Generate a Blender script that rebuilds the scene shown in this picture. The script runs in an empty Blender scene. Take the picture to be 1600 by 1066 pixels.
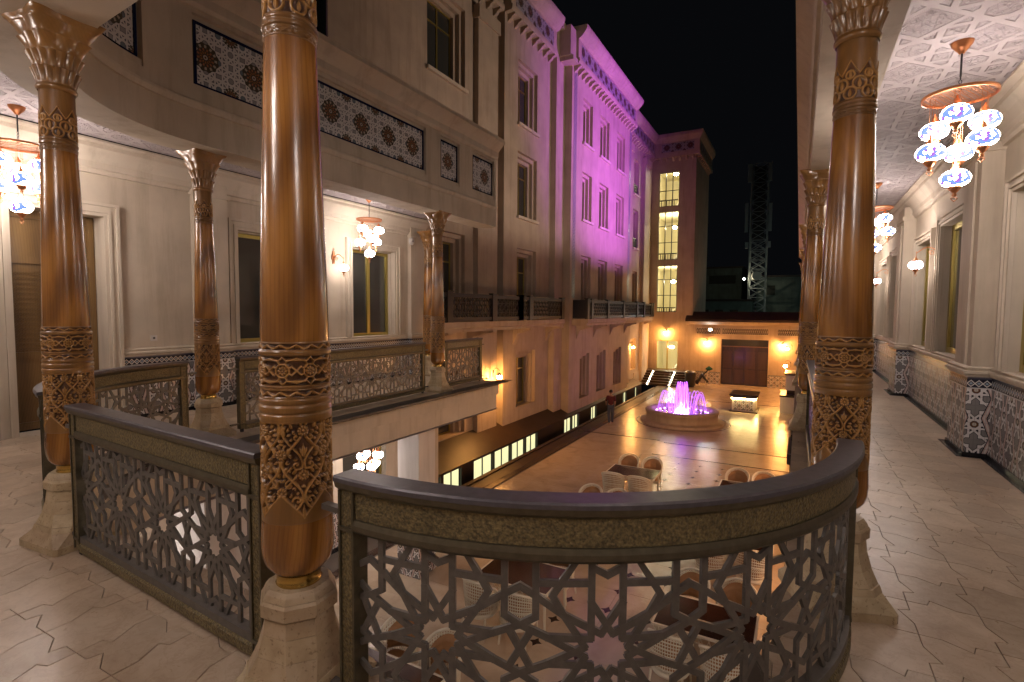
import bpy, bmesh, math, random
import numpy as np
from mathutils import Vector, Matrix
random.seed(7)
PI = math.pi
C = bpy.context.scene.collection
sc = bpy.context.scene
# ------------------------------------------------------------------ camera, world, exposure
F_PX, EYE, ROLL = 823.0, 1.75, math.radians(0.4)
PITCH = math.atan(48 / F_PX)
YAW = math.atan(449 * math.cos(PITCH) / F_PX)
vF = Vector((-math.sin(YAW) * math.cos(PITCH), math.cos(YAW) * math.cos(PITCH), -math.sin(PITCH)))
vR0 = Vector((math.cos(YAW), math.sin(YAW), 0)); vU0 = vR0.cross(vF)
vR = vR0 * math.cos(ROLL) + vU0 * math.sin(ROLL); vU = vU0 * math.cos(ROLL) - vR0 * math.sin(ROLL)
cam = bpy.data.cameras.new('camera'); cam.sensor_width = 36; cam.lens = F_PX / 1600 * 36
cam.clip_start = 0.05; cam.clip_end = 600
co = bpy.data.objects.new('camera', cam); C.objects.link(co)
m = Matrix((vR, vU, -vF)).transposed().to_4x4(); m.translation = Vector((0, 0, EYE)); co.matrix_world = m
sc.camera = co
w = bpy.data.worlds.new('World'); sc.world = w; w.use_nodes = True
bg = w.node_tree.nodes['Background']; bg.inputs[0].default_value = (0.55, 0.6, 0.75, 1); bg.inputs[1].default_value = 0.0016
sc.view_settings.view_transform = 'Standard'; sc.view_settings.look = 'None'
sc.view_settings.gamma = 1; sc.view_settings.use_curve_mapping = False
sc.view_settings.exposure = 1.35
cy = sc.cycles
cy.max_bounces = 6; cy.diffuse_bounces = 4; cy.glossy_bounces = 3; cy.transmission_bounces = 4; cy.transparent_max_bounces = 12
cy.sample_clamp_indirect = 3.0; cy.sample_clamp_direct = 0; cy.caustics_reflective = False; cy.caustics_refractive = False
cy.use_denoising = True
# ------------------------------------------------------------------ mesh helpers
class MB:
    def __init__(s): s.v = []; s.f = []; s.uv = []; s.sm = []
    def vv(s, p): s.v.append(tuple(p)); return len(s.v) - 1
    def face(s, pts, uv=None, smooth=False):
        i0 = len(s.v); s.v += [tuple(p) for p in pts]
        s.f.append(tuple(range(i0, i0 + len(pts)))); s.uv.append(uv or [(0, 0)] * len(pts)); s.sm.append(smooth)
    def box(s, a, b):
        x0, y0, z0 = a; x1, y1, z1 = b
        P = [(x0,y0,z0),(x1,y0,z0),(x1,y1,z0),(x0,y1,z0),(x0,y0,z1),(x1,y0,z1),(x1,y1,z1),(x0,y1,z1)]
        s.hexa(P); return s
    def hexa(s, P):
        for q in ((3,2,1,0),(4,5,6,7),(0,1,5,4),(1,2,6,5),(2,3,7,6),(3,0,4,7)): s.face([P[i] for i in q])
    def obox(s, c, ax, h):
        c = Vector(c); A = [Vector(a) * k for a, k in zip(ax, h)]
        s.hexa([c - A[0] - A[1] - A[2], c + A[0] - A[1] - A[2], c + A[0] + A[1] - A[2], c - A[0] + A[1] - A[2],
                c - A[0] - A[1] + A[2], c + A[0] - A[1] + A[2], c + A[0] + A[1] + A[2], c - A[0] + A[1] + A[2]])
    def bar(s, p, q, w, h=None, up=(0, 0, 1)):
        p = Vector(p); q = Vector(q); d = q - p; L = d.length
        if L < 1e-6: return
        d /= L; u = Vector(up)
        if abs(d.dot(u)) > .98: u = Vector((1, 0, 0))
        a = d.cross(u).normalized(); b = a.cross(d)
        s.obox((p + q) / 2, (d, a, b), (L / 2, w / 2, (h or w) / 2)); return s
    def grid(s, rows, closed=False, smooth=True, uvs=None):      # rows: list of point rings
        n = len(rows[0]); i0 = len(s.v)
        for r in rows: s.v += [tuple(p) for p in r]
        m_ = n if closed else n - 1
        for j in range(len(rows) - 1):
            for i in range(m_):
                k = (i + 1) % n
                s.f.append((i0 + j*n + i, i0 + j*n + k, i0 + (j+1)*n + k, i0 + (j+1)*n + i))
                s.uv.append([(0, 0)] * 4 if uvs is None else [uvs(i, j), uvs(i+1, j), uvs(i+1, j+1), uvs(i, j+1)]); s.sm.append(smooth)
        return i0
    def lathe(s, prof, n=24, c=(0, 0, 0), smooth=True, ph=0, sx=1, sy=1, cap=True):
        rows = [[(c[0] + r*sx*math.cos(ph + 2*PI*i/n), c[1] + r*sy*math.sin(ph + 2*PI*i/n), c[2] + z) for i in range(n)] for r, z in prof]
        s.grid(rows, True, smooth)
        if cap:
            if prof[0][0] > 1e-4: s.face(rows[0][::-1])
            if prof[-1][0] > 1e-4: s.face(rows[-1])
        return s
    def tube(s, pts, r, n=8, closed=False, smooth=True, cap=True):
        pts = [Vector(p) for p in pts]; rows = []; N = len(pts); up = None
        rr = r if isinstance(r, (list, tuple)) else [r] * N
        for i in range(N):
            if closed: d = pts[(i+1) % N] - pts[i-1]
            else: d = pts[min(i+1, N-1)] - pts[max(i-1, 0)]
            d = d.normalized() if d.length > 1e-9 else Vector((0, 0, 1))
            if up is None: up = Vector((0, 0, 1)) if abs(d.z) < .9 else Vector((1, 0, 0))
            a = d.cross(up)
            if a.length < 1e-5: a = d.cross(Vector((0, 1, 0)))
            a.normalize(); b = a.cross(d).normalized(); up = b
            rows.append([pts[i] + a * (rr[i] * math.cos(2*PI*k/n)) + b * (rr[i] * math.sin(2*PI*k/n)) for k in range(n)])
        if closed: rows.append(rows[0])
        s.grid(rows, True, smooth)
        if cap and not closed: s.face(rows[0][::-1]); s.face(rows[-1])
        return s
    def sweep(s, path, prof, closed_prof=True, caps=True, smooth=False, closed_path=False):
        """path [(x,y)], prof [(offset to the right of travel, z)]"""
        P = [Vector((p[0], p[1])) for p in path]; N = len(P); rows = []
        for i in range(N):
            if closed_path: a = P[i] - P[i-1]; b = P[(i+1) % N] - P[i]
            else:
                a = P[i] - P[i-1] if i > 0 else P[1] - P[0]
                b = P[i+1] - P[i] if i < N-1 else P[-1] - P[-2]
            a = a.normalized(); b = b.normalized(); t = (a + b)
            t = t.normalized() if t.length > 1e-6 else a
            nrm = Vector((t.y, -t.x)); k = 1 / max(.35, nrm.dot(Vector((a.y, -a.x))))
            rows.append([(P[i].x + nrm.x*o*k, P[i].y + nrm.y*o*k, z) for o, z in prof])
        if closed_path: rows.append(rows[0])
        s.grid(rows, closed_prof, smooth)
        if caps and closed_prof and not closed_path: s.face(rows[0][::-1]); s.face(rows[-1])
        return s
    def strip(s, path, z0, z1, off=0.0, u0=0.0):                    # vertical sheet with uv = (length, height)
        P = [Vector((p[0], p[1])) for p in path]; u = u0
        q = offset_path(path, off) if off else path
        for i in range(len(P) - 1):
            L = (P[i+1] - P[i]).length; a = q[i]; b = q[i+1]
            s.face([(a[0], a[1], z0), (b[0], b[1], z0), (b[0], b[1], z1), (a[0], a[1], z1)], [(u, z0), (u+L, z0), (u+L, z1), (u, z1)]); u += L
        return s
    def mesh(s, name, mat=None):
        me = bpy.data.meshes.new(name); me.from_pydata(s.v, [], s.f)
        uvl = me.uv_layers.new(name='UVMap')
        flat = [c for f in s.uv for p in f for c in p]
        uvl.data.foreach_set('uv', flat)
        me.polygons.foreach_set('use_smooth', s.sm)
        for mt in (mat if isinstance(mat, (list, tuple)) else [mat]):
            if mt: me.materials.append(mt)
        me.update()
        return me
    def build(s, name, mat, parent=None, **k):
        o = bpy.data.objects.new(name, s.mesh(name, mat)); C.objects.link(o)
        if parent: o.parent = parent
        for a, b in k.items(): o[a] = b
        return o
def fix_normals(me):
    bm = bmesh.new(); bm.from_mesh(me); bmesh.ops.recalc_face_normals(bm, faces=bm.faces); bm.to_mesh(me); bm.free()
def offset_path(path, off):
    P = [Vector((p[0], p[1])) for p in path]; out = []
    for i in range(len(P)):
        a = (P[i] - P[i-1] if i > 0 else P[1] - P[0]).normalized(); b = (P[i+1] - P[i] if i < len(P)-1 else P[-1] - P[-2]).normalized()
        t = (a + b).normalized(); n = Vector((t.y, -t.x)); k = 1 / max(.35, n.dot(Vector((a.y, -a.x))))
        out.append((P[i].x + n.x*off*k, P[i].y + n.y*off*k))
    return out
def thing(name, label, cat, loc=(0, 0, 0), rz=0, group=None, kind=None):
    o = bpy.data.objects.new(name, None); C.objects.link(o); o.location = loc; o.rotation_euler = (0, 0, rz); o.empty_display_size = .1
    o['label'] = label; o['category'] = cat
    if not kind: kind = 'thing'
    if group: o['group'] = group
    if kind: o['kind'] = kind
    return o
def tag(o, label, cat, group=None):
    o['label'] = label; o['category'] = cat
    if group: o['group'] = group
    return o
def dup(root, loc, rz=0, label=None):
    def cp(o, par):
        c = o.copy(); C.objects.link(c); c.parent = par
        for ch in [x for x in o.children]: cp(ch, c)
        return c
    r = cp(root, None); r.location = loc; r.rotation_euler = (0, 0, rz)
    if label: r['label'] = label
    return r
def inst(src, parent, loc=(0,0,0), rz=0, name=None, scale=None):
    c = bpy.data.objects.new(name or src.name.split('.')[0], src.data if hasattr(src, 'data') else src); C.objects.link(c); c.parent = parent
    c.location = loc; c.rotation_euler = (0, 0, rz)
    if scale: c.scale = scale
    return c
def struct(o): o['kind'] = 'structure'; return o
# ------------------------------------------------------------------ materials
class E:
    """a tiny expression wrapper round Math nodes"""
    def __init__(s, nt, v): s.nt = nt; s.v = v
    def op(s, o, *a):
        n = s.nt.nodes.new('ShaderNodeMath'); n.operation = o
        for i, x in enumerate((s,) + a):
            x = x.v if isinstance(x, E) else x
            if isinstance(x, (int, float)): n.inputs[i].default_value = x
            else: s.nt.links.new(x, n.inputs[i])
        return E(s.nt, n.outputs[0])
    def __add__(s, o): return s.op('ADD', o)
    def __radd__(s, o): return s.op('ADD', o)
    def __sub__(s, o): return s.op('SUBTRACT', o)
    def __rsub__(s, o): return (s * -1) + o
    def __mul__(s, o): return s.op('MULTIPLY', o)
    def __rmul__(s, o): return s.op('MULTIPLY', o)
    def __truediv__(s, o): return s.op('DIVIDE', o)
    def abs(s): return s.op('ABSOLUTE')
    def fr(s): return s.op('FRACT')
    def lt(s, o): return s.op('LESS_THAN', o)
    def gt(s, o): return s.op('GREATER_THAN', o)
    def min(s, o): return s.op('MINIMUM', o)
    def max(s, o): return s.op('MAXIMUM', o)
    def sin(s): return s.op('SINE')
    def cos(s): return s.op('COSINE')
    def sqrt(s): return s.op('SQRT')
class Mt:
    def __init__(s, name, col=(.5,.5,.5), rough=.5, metal=0, spec=.5, coat=0):
        s.m = bpy.data.materials.new(name); s.m.use_nodes = True; s.nt = s.m.node_tree; s.b = s.nt.nodes['Principled BSDF']
        s.b.inputs['Base Color'].default_value = (*col, 1); s.b.inputs['Roughness'].default_value = rough
        s.b.inputs['Metallic'].default_value = metal; s.b.inputs['Specular IOR Level'].default_value = spec
        if coat: s.b.inputs['Coat Weight'].default_value = coat; s.b.inputs['Coat Roughness'].default_value = .12
        s.tc = None
    def n(s, t, **k):
        x = s.nt.nodes.new(t)
        for a, b in k.items(): setattr(x, a, b)
        return x
    def L(s, a, b): s.nt.links.new(a, b)
    def coord(s, which='Object', scale=(1,1,1)):
        if not s.tc: s.tc = s.n('ShaderNodeTexCoord')
        mp = s.n('ShaderNodeMapping'); mp.inputs['Scale'].default_value = scale; s.L(s.tc.outputs[which], mp.inputs[0]); return mp.outputs[0]
    def pos(s, scale=(1,1,1)):
        g = s.n('ShaderNodeNewGeometry'); mp = s.n('ShaderNodeMapping'); mp.inputs['Scale'].default_value = scale; s.L(g.outputs['Position'], mp.inputs[0]); return mp.outputs[0]
    def noise(s, sock, scale, detail=4, rough=.55, dist=0):
        x = s.n('ShaderNodeTexNoise'); x.inputs['Scale'].default_value = scale; x.inputs['Detail'].default_value = detail
        x.inputs['Roughness'].default_value = rough; x.inputs['Distortion'].default_value = dist; s.L(sock, x.inputs['Vector']); return x.outputs[0]
    def ramp(s, sock, stops):
        r = s.n('ShaderNodeValToRGB'); e = r.color_ramp.elements
        while len(e) < len(stops): e.new(.5)
        for i, (p, c) in enumerate(stops): e[i].position = p; e[i].color = (*c, 1)
        s.L(sock, r.inputs[0]); return r.outputs[0]
    def mix(s, f, a, b, mode='MIX'):
        x = s.n('ShaderNodeMix'); x.data_type = 'RGBA'; x.blend_type = mode
        for sk, v in ((x.inputs[0], f), (x.inputs[6], a), (x.inputs[7], b)):
            if isinstance(v, E): v = v.v
            if isinstance(v, (int, float)): sk.default_value = v
            elif isinstance(v, tuple): sk.default_value = (*v, 1)
            else: s.L(v, sk)
        return x.outputs[2]
    def col(s, sock): s.L(sock, s.b.inputs['Base Color']); return s
    def bump(s, sock, strength=.3, dist=.01):
        b = s.n('ShaderNodeBump'); b.inputs['Strength'].default_value = strength; b.inputs['Distance'].default_value = dist
        s.L(sock.v if isinstance(sock, E) else sock, b.inputs['Height']); s.L(b.outputs[0], s.b.inputs['Normal']); return s
    def rough(s, sock, lo, hi):
        r = s.n('ShaderNodeMapRange'); r.inputs[3].default_value = lo; r.inputs[4].default_value = hi; s.L(sock, r.inputs[0]); s.L(r.outputs[0], s.b.inputs['Roughness']); return s
    def xyz(s, sock):
        x = s.n('ShaderNodeSeparateXYZ'); s.L(sock, x.inputs[0]); return [E(s.nt, x.outputs[i]) for i in range(3)]
    def emit(s, col, st):
        if isinstance(col, tuple): s.b.inputs['Emission Color'].default_value = (*col, 1)
        else: s.L(col, s.b.inputs['Emission Color'])
        s.b.inputs['Emission Strength'].default_value = st; return s
def plaster(name, col, var=.12, rough=.75, bump=.12, scale=1.0):
    k = Mt(name, col, rough, spec=.3); p = k.pos()
    n1 = k.noise(p, 1.3*scale, 5); n2 = k.noise(p, 45*scale, 3)
    a = tuple(c*(1-var) for c in col); b = tuple(min(1, c*(1+var)) for c in col)
    n3 = k.noise(k.pos((2.2*scale, 2.2*scale, .22*scale)), 1.6, 5, .65); n4 = k.noise(p, .35, 3)
    c = k.mix(.75, k.ramp(n1, [(.3, a), (.7, b)]), k.ramp(n3, [(.34, (.80, .78, .75)), (.5, (1, 1, 1))]), 'MULTIPLY')
    k.col(k.mix(.5, c, k.ramp(n4, [(.35, (.85, .84, .82)), (.6, (1, 1, 1))]), 'MULTIPLY')); k.bump(n2, bump, .004); return k.m
M = {}
M['wall'] = plaster('cream_plaster', (.54, .46, .365))
M['facade'] = plaster('facade_plaster', (.46, .37, .29), .1)
M['trim'] = plaster('cream_moulding', (.58, .50, .405), .06)
M['stone_lip'] = plaster('dark_granite', (.045, .04, .042), .25, .3)
M['black_skirt'] = plaster('black_marble_border', (.018, .017, .02), .4, .18)
M['brown_clad'] = plaster('brown_cladding', (.038, .022, .015), .2, .45)
M['dark_build'] = plaster('dark_render', (.12, .15, .14), .2)
M['roofing'] = plaster('brown_roofing', (.05, .035, .03), .2, .5)
M['white_paint'] = plaster('white_paint', (.62, .58, .55), .05, .5)
def m_marble():
    k = Mt('beige_marble', rough=.3, spec=.5); p = k.pos()
    oi = k.n('ShaderNodeObjectInfo')
    n1 = k.noise(p, 2.2, 8, .6, 1.2); n2 = k.noise(p, 9, 6, .65, .6)
    c = k.ramp(n1, [(.28, (.46, .36, .265)), (.5, (.55, .445, .34)), (.62, (.60, .50, .395)), (.8, (.49, .40, .32))])
    v = k.ramp(n2, [(.44, (1, 1, 1)), (.49, (.80, .74, .68)), (.52, (1, 1, 1))])
    c = k.mix(.55, c, v, 'MULTIPLY')
    t = k.ramp(oi.outputs['Random'], [(0, (.80, .78, .75)), (1, (1.05, 1.03, 1.0))])
    k.col(k.mix(1, c, t, 'MULTIPLY')); n4 = k.noise(p, .9, 6, .7); st = k.ramp(n4, [(.36, (.78, .73, .68)), (.52, (1, 1, 1))]); k.col(k.mix(.8, k.mix(1, c, t, 'MULTIPLY'), st, 'MULTIPLY')); k.rough(n2, .2, .42); k.bump(n1, .08, .01); return k.m
M['marble'] = m_marble()
def m_court():
    k = Mt('courtyard_marble', rough=.2, spec=.6); p = k.pos()
    n1 = k.noise(p, 1.1, 8, .6, 1.0); n2 = k.noise(p, 5, 5); n3 = k.noise(p, 5.5, 4)
    k.col(k.ramp(n1, [(.25, (.36, .275, .20)), (.5, (.48, .38, .28)), (.75, (.54, .44, .34))]))
    k.rough(n2, .10, .32); k.bump(n3, .5, .03); return k.m
M['court'] = m_court()
M['grout'] = Mt('dark_joint', (.09, .07, .055), .8).m
M['inlay'] = plaster('dark_brown_stone_inlay', (.05, .03, .022), .2, .25)
def m_wood(name, cols, rough=.22, coat=.6, sc_=(6, 6, .7), shade_relief=False):
    k = Mt(name, rough=rough, coat=coat); p = k.coord('Object', sc_)
    n1 = k.noise(p, 1.6, 3, .5, 2.2); n2 = k.noise(k.coord('Object', (90, 90, 4)), 1, 3)
    wv = k.n('ShaderNodeTexWave', wave_type='RINGS'); wv.inputs['Scale'].default_value = .9; wv.inputs['Distortion'].default_value = 3; wv.inputs['Detail'].default_value = 2
    k.L(p, wv.inputs[0])
    f = k.mix(.5, n1, wv.outputs[0]); c = k.ramp(f, [(.25, cols[0]), (.5, cols[1]), (.75, cols[2])])
    g = k.ramp(n2, [(.35, (.72, .70, .68)), (.6, (1, 1, 1))]); gx, gy, gz = k.xyz(k.coord('Object')); nz = E(k.nt, k.noise(k.coord('Object', (3, 3, .6)), 1.5, 2))
    ar = ((gx * .8 + gy * .6 + nz * .05 + ((gz - 2.1) * (gz - 2.1)) * .035) * 330).sin() * .5 + .5
    c = k.mix(.55, c, k.ramp((ar * ar * ar).v, [(.25, (1, 1, 1)), (1, (.70, .64, .60))]), 'MULTIPLY')
    out = k.mix(.35, c, g, 'MULTIPLY')
    if shade_relief:
        at = k.n('ShaderNodeAttribute'); at.attribute_name = 'gilt_and_shade'; out = k.mix(at.outputs['Fac'], k.mix(1, out, (.38, .30, .27), 'MULTIPLY'), k.mix(.6, out, (.50, .26, .065)))  # hollows take painted shade besides stain, tops a gilt tone
    k.col(out); k.bump(n2, .012, .002)
    return k.m
M['wood'] = m_wood('varnished_walnut', [(.20, .078, .012), (.29, .118, .020), (.38, .165, .030)], .27, .45)
M['carved'] = m_wood('carved_walnut', [(.14, .055, .015), (.25, .115, .032), (.34, .17, .05)], .3, .45, shade_relief=True)
M['door_wood'] = m_wood('dark_door_wood', [(.12, .065, .022), (.17, .095, .03), (.21, .12, .04)], .35, .3, (1, 1, .3))
M['dark_door'] = m_wood('dark_gate_wood', [(.025, .012, .006), (.045, .022, .011), (.06, .03, .015)], .4, .2, (3, 3, .4))
M['table_wood'] = m_wood('dark_table_wood', [(.035, .012, .006), (.06, .02, .009), (.08, .03, .014)], .12, .8, (.8, 8, 8))
def m_pedestal():
    k = Mt('travertine', rough=.5); p = k.pos(); oi = k.n('ShaderNodeObjectInfo')
    n1 = k.noise(p, 7, 6, .6, .5); n2 = k.noise(p, 60, 3)
    c = k.ramp(n1, [(.3, (.38, .29, .18)), (.55, (.51, .41, .27)), (.75, (.56, .47, .34))])
    pits = k.ramp(n2, [(.33, (.55, .5, .45)), (.4, (1, 1, 1))])
    t = k.ramp(oi.outputs['Random'], [(0, (.85, .8, .78)), (1, (1, 1, .96))])
    k.col(k.mix(1, k.mix(.8, c, pits, 'MULTIPLY'), t, 'MULTIPLY')); k.bump(n2, .3, .003); return k.m
M['travertine'] = m_pedestal()
M['brass'] = Mt('brass', (.62, .42, .12), .22, 1).m
M['copper'] = Mt('copper', (.62, .27, .13), .3, 1).m
def m_hammer():
    k = Mt('hammered_bronze', rough=.42, metal=.35); p = k.pos(); v = k.n('ShaderNodeTexVoronoi'); v.inputs['Scale'].default_value = 95; k.L(p, v.inputs[0])
    n = k.noise(p, 75, 3); n0 = k.noise(p, 3, 3)
    k.col(k.mix(.6, k.ramp(n, [(.35, (.11, .092, .052)), (.7, (.32, .255, .12))]), k.ramp(n0, [(.3, (.6, .6, .6)), (.7, (1, 1, 1))]), 'MULTIPLY')); k.bump(v.outputs[0], .8, .006); return k.m
M['hammer'] = m_hammer()
def m_iron(name, col, rough, metal=.3):
    k = Mt(name, col, rough, metal); p = k.pos(); n = k.noise(p, 25, 3)
    k.col(k.ramp(n, [(.3, tuple(c*.8 for c in col)), (.7, tuple(c*1.15 for c in col))])); k.bump(n, .1, .003); return k.m
M['iron'] = m_iron('grey_painted_iron', (.125, .114, .102), .42, .15)
M['slate'] = m_iron('slate_grey_rail_cap', (.10, .092, .105), .36, .25)
M['rail_edge'] = m_iron('bronze_edge', (.12, .105, .07), .38, .6)
M['dark_iron'] = m_iron('dark_iron', (.03, .028, .032), .45)
M['gold_frame'] = Mt('gold_aluminium', (.42, .33, .09), .35, .7).m
def m_pane():
    k = Mt('dark_window_glass', (.10, .10, .09), .02, .5, 1.0); return k.m
M['pane'] = m_pane()
def m_glass():
    k = Mt('clear_glass'); nt = k.nt; t = k.n('ShaderNodeBsdfTransparent'); g = k.n('ShaderNodeBsdfGlossy'); g.inputs['Roughness'].default_value = .02
    mx = k.n('ShaderNodeMixShader'); mx.inputs[0].default_value = .08; k.L(t.outputs[0], mx.inputs[1]); k.L(g.outputs[0], mx.inputs[2])
    k.L(mx.outputs[0], nt.nodes['Material Output'].inputs[0]); nt.nodes.remove(k.b); return k.m
M['glass'] = m_glass()
# star strapwork in a square cell, used by tiles and ceiling
def star_dist(x, y, d, k=8):
    r = None
    for i in range(k // 2):
        a = PI * 2 * i / k; c, s_ = math.cos(a), math.sin(a)
        t = ((x * c + y * s_).abs() - d).abs()
        r = t if r is None else r.min(t)
    return r
def parity(x, y, d, k=8):
    r = None
    for i in range(k // 2):
        a = PI * 2 * i / k; c, s_ = math.cos(a), math.sin(a)
        t = (x * c + y * s_).abs().gt(d); r = t if r is None else r + t
    return r
def m_dado():
    k = Mt('zellige_tile', rough=.22, spec=.5); u, v, _ = k.xyz(k.coord('UV'))
    s_ = .42
    x = (u / s_).fr() - .5; y = ((v + .02) / s_).fr() - .5
    xa = x.abs(); ya = y.abs(); x2 = .5 - xa; y2 = .5 - ya
    near = (xa + ya).lt(.5)
    d1 = star_dist(xa, ya, .125); d2 = star_dist(x2, y2, .125)
    dd = d1 * near + d2 * (1 - near)
    par = parity(xa, ya, .125) * near + parity(x2, y2, .125) * (1 - near)
    strap = dd.lt(.026)
    rim = dd.lt(.042)
    r0 = ((xa * xa + ya * ya).sqrt() * near + (x2 * x2 + y2 * y2).sqrt() * (1 - near))
    odd = (par * .5).fr().gt(.25)
    c = k.mix(odd, (.012, .014, .03), (.20, .19, .19))
    c = k.mix(par.gt(3.5), c, (.02, .035, .05))
    c = k.mix(par.lt(.5), c, (.12, .05, .02))
    c = k.mix(r0.lt(.05), c, (.45, .42, .36))
    c = k.mix(rim, c, (.02, .02, .03)); c = k.mix(strap, c, (.66, .64, .64))
    # big pink zigzag ribbon framing the motifs
    zz = ((v / .48).fr() - .5).abs() * .38
    q = ((u / .42).fr() - .5).abs()
    rib = (q - .10 - zz).abs()
    c = k.mix(rib.lt(.075), c, (.015, .015, .025)); c = k.mix(rib.lt(.05), c, (.50, .36, .33)); c = k.mix(rib.lt(.02), c, (.58, .52, .5))
    # border band near the top
    bx = ((u / .075).fr() - .5).abs(); by = ((v - .90) / .075).abs()
    lat = ((bx + by) - .5).abs().lt(.10)
    cb = k.mix(lat, (.015, .016, .03), (.58, .56, .55)); cb = k.mix((bx * .9 + by).lt(.22), cb, (.25, .33, .42))
    gr = ((u / .105).fr() - .5).abs().gt(.482).max(((v / .105).fr() - .5).abs().gt(.482)); c = k.mix(gr * .6, c, (.10, .09, .085)); c = k.mix(v.gt(.835), c, (.5, .48, .47)); c = k.mix(v.gt(.85), c, cb); c = k.mix(v.gt(.955), c, (.08, .08, .12)); c = k.mix(v.gt(.972), c, (.35,.33,.32))
    k.col(c); k.bump(dd, .25, .004); return k.m
M['dado'] = m_dado()
def m_medal(name, period=.67, hc=4.885, dim=1.0):
    k = Mt(name, rough=.3, spec=.4); u, v, _ = k.xyz(k.coord('UV'))
    P = period
    x = ((u / P + .052).fr() - .5) * P; y = v - hc
    # main medallions
    r = (x * x + y * y).sqrt(); ph = y.op('ARCTAN2', x)
    x2 = P / 2 - x.abs(); y2 = (y.abs() - .36); r2 = (x2 * x2 + y2 * y2).sqrt(); ph2 = y2.op('ARCTAN2', x2)
    def med(r, ph, R, c):
        w12 = (ph * 12).cos(); w24 = (ph * 6).cos()
        edge = r + w12 * .008
        base = k.mix(edge.lt(R), c, (.05 * dim, .042 * dim, .03 * dim))
        d1 = ((r - R * .78).abs()).lt(R * .1) * w12.gt(.25)
        base = k.mix(d1, base, (.42 * dim, .37 * dim, .30 * dim))
        d2 = ((r - R * .55).abs()).lt(R * .09) * ((w12 * -1).gt(.2)); base = k.mix(d2, base, (.32 * dim, .12 * dim, .06 * dim))
        d3 = ((r - R * .34).abs()).lt(R * .08) * w12.gt(0.0); base = k.mix(d3, base, (.30 * dim, .12 * dim, .04 * dim))
        base = k.mix(r.lt(R * .17), base, (.42 * dim, .38 * dim, .34 * dim)); base = k.mix(r.lt(R * .08), base, (.1, .05, .03)); return base
    s_ = P / 2
    xs = ((u / s_ + .104).fr() - .5).abs(); ys = ((v - hc) / s_ + .5).fr() - .5; ys = ys.abs()
    dd = star_dist(xs, ys, .15).min(star_dist(.5 - xs, .5 - ys, .15)).min(((xs*xs+ys*ys).sqrt() - .38).abs())
    par = (parity(xs, ys, .15) * .5).fr().gt(.25)
    c = k.mix(par, (.13 * dim, .16 * dim, .19 * dim), (.26 * dim, .25 * dim, .26 * dim))
    c = k.mix(dd.lt(.052), c, (.05 * dim, .06 * dim, .09 * dim)); c = k.mix(dd.lt(.034), c, (.60 * dim, .58 * dim, .57 * dim))
    c = med(r, ph, P * .255, c); c = med(r2, ph2, P * .15, c)
    k.col(c); k.bump(dd, .3, .004); return k.m
M['medal'] = m_medal('medallion_tile')
M['frieze'] = m_medal('facade_frieze_tile', .9, 14.7, .6)
M['navy'] = Mt('navy_tile', (.012, .016, .05), .15).m
def m_strip():
    k = Mt('facade_strip_tile', rough=.4); u, v, _ = k.xyz(k.coord('UV')); s_ = .3
    x = ((u / s_).fr() - .5).abs(); y = ((v / s_).fr() - .5).abs()
    dd = star_dist(x, y, .13).min(star_dist(.5 - x, .5 - y, .13)); k.col(k.mix(dd.lt(.035), (.03, .03, .05), (.38, .34, .33))); return k.m
M['strip'] = m_strip()
def m_ceiling():
    k = Mt('embossed_ceiling', (.50, .44, .45), .6, spec=.4); p = k.pos(); x, y, z = k.xyz(p)
    s_ = 1.05
    xs = ((x / s_ + .2).fr() - .5).abs(); ys = ((y / s_ + .1).fr() - .5).abs(); near = (xs + ys).lt(.5)
    dd = star_dist(xs, ys, .15) * near + star_dist(.5 - xs, .5 - ys, .15) * (1 - near)
    strap = (.035 - dd).max(0).min(.010) * 100
    v = k.n('ShaderNodeTexVoronoi'); v.feature = 'DISTANCE_TO_EDGE'; v.inputs['Scale'].default_value = 22; k.L(p, v.inputs[0])
    fin = E(k.nt, v.outputs[0]).min(.16) * 3.6 * (((((x*34).sin() * (y*34).sin()) * .5) + .6))
    h = strap.max(fin * (dd.gt(.05)))
    k.bump(h, .9, .035); n = k.noise(p, 2, 4)
    k.col(k.mix(h.min(1), (.40, .35, .365), (.46, .41, .42))); return k.m
M['ceiling'] = m_ceiling()
def m_globe(name, st, violet=True):
    k = Mt(name, (.06, .06, .07), .12); p = k.coord('Object'); v = k.n('ShaderNodeTexVoronoi'); v.inputs['Scale'].default_value = 30; k.L(p, v.inputs[0])
    x, y, z = k.xyz(v.outputs['Color'])
    sel = x.gt(.56) if violet else x.gt(2)
    c = k.mix(sel, (1.0, .87, .79), (.004, .007, .024)); c = k.mix(y.gt(.86), c, (.008, .003, .014))
    k.emit(c, st); return k.m
M['globe'] = m_globe('mosaic_glass_globe', 25)
M['copper_perf'] = M['copper']
M['bulb_warm'] = Mt('warm_lamp_glass', (.8, .5, .2)).emit((1, .44, .11), 330).m
M['bulb_white'] = Mt('white_floodlight_glass', (.9, .9, .9)).emit((.85, .95, 1), 260).m
M['led'] = Mt('white_step_light', (.9, .9, .9)).emit((1, .85, .55), 14).m
M['lit_cream'] = Mt('lit_interior_cream', (.65, .6, .42), .7).m
M['lit_window'] = Mt('lit_window_glass', (.7, .7, .4), .3).emit((.95, .93, .5), .4).m
M['lit_plinth'] = Mt('warm_strip_light', (.9, .8, .5)).emit((1, .70, .25), 45).m
M['lamp_round'] = Mt('round_lamp_glass', (.9, .9, .8)).emit((1, .90, .60), 190).m
M['wicker'] = Mt('white_wicker', (.62, .57, .46), .55).m
M['cushion'] = plaster('tan_leather_cushion', (.33, .17, .075), .18, .45)
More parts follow.
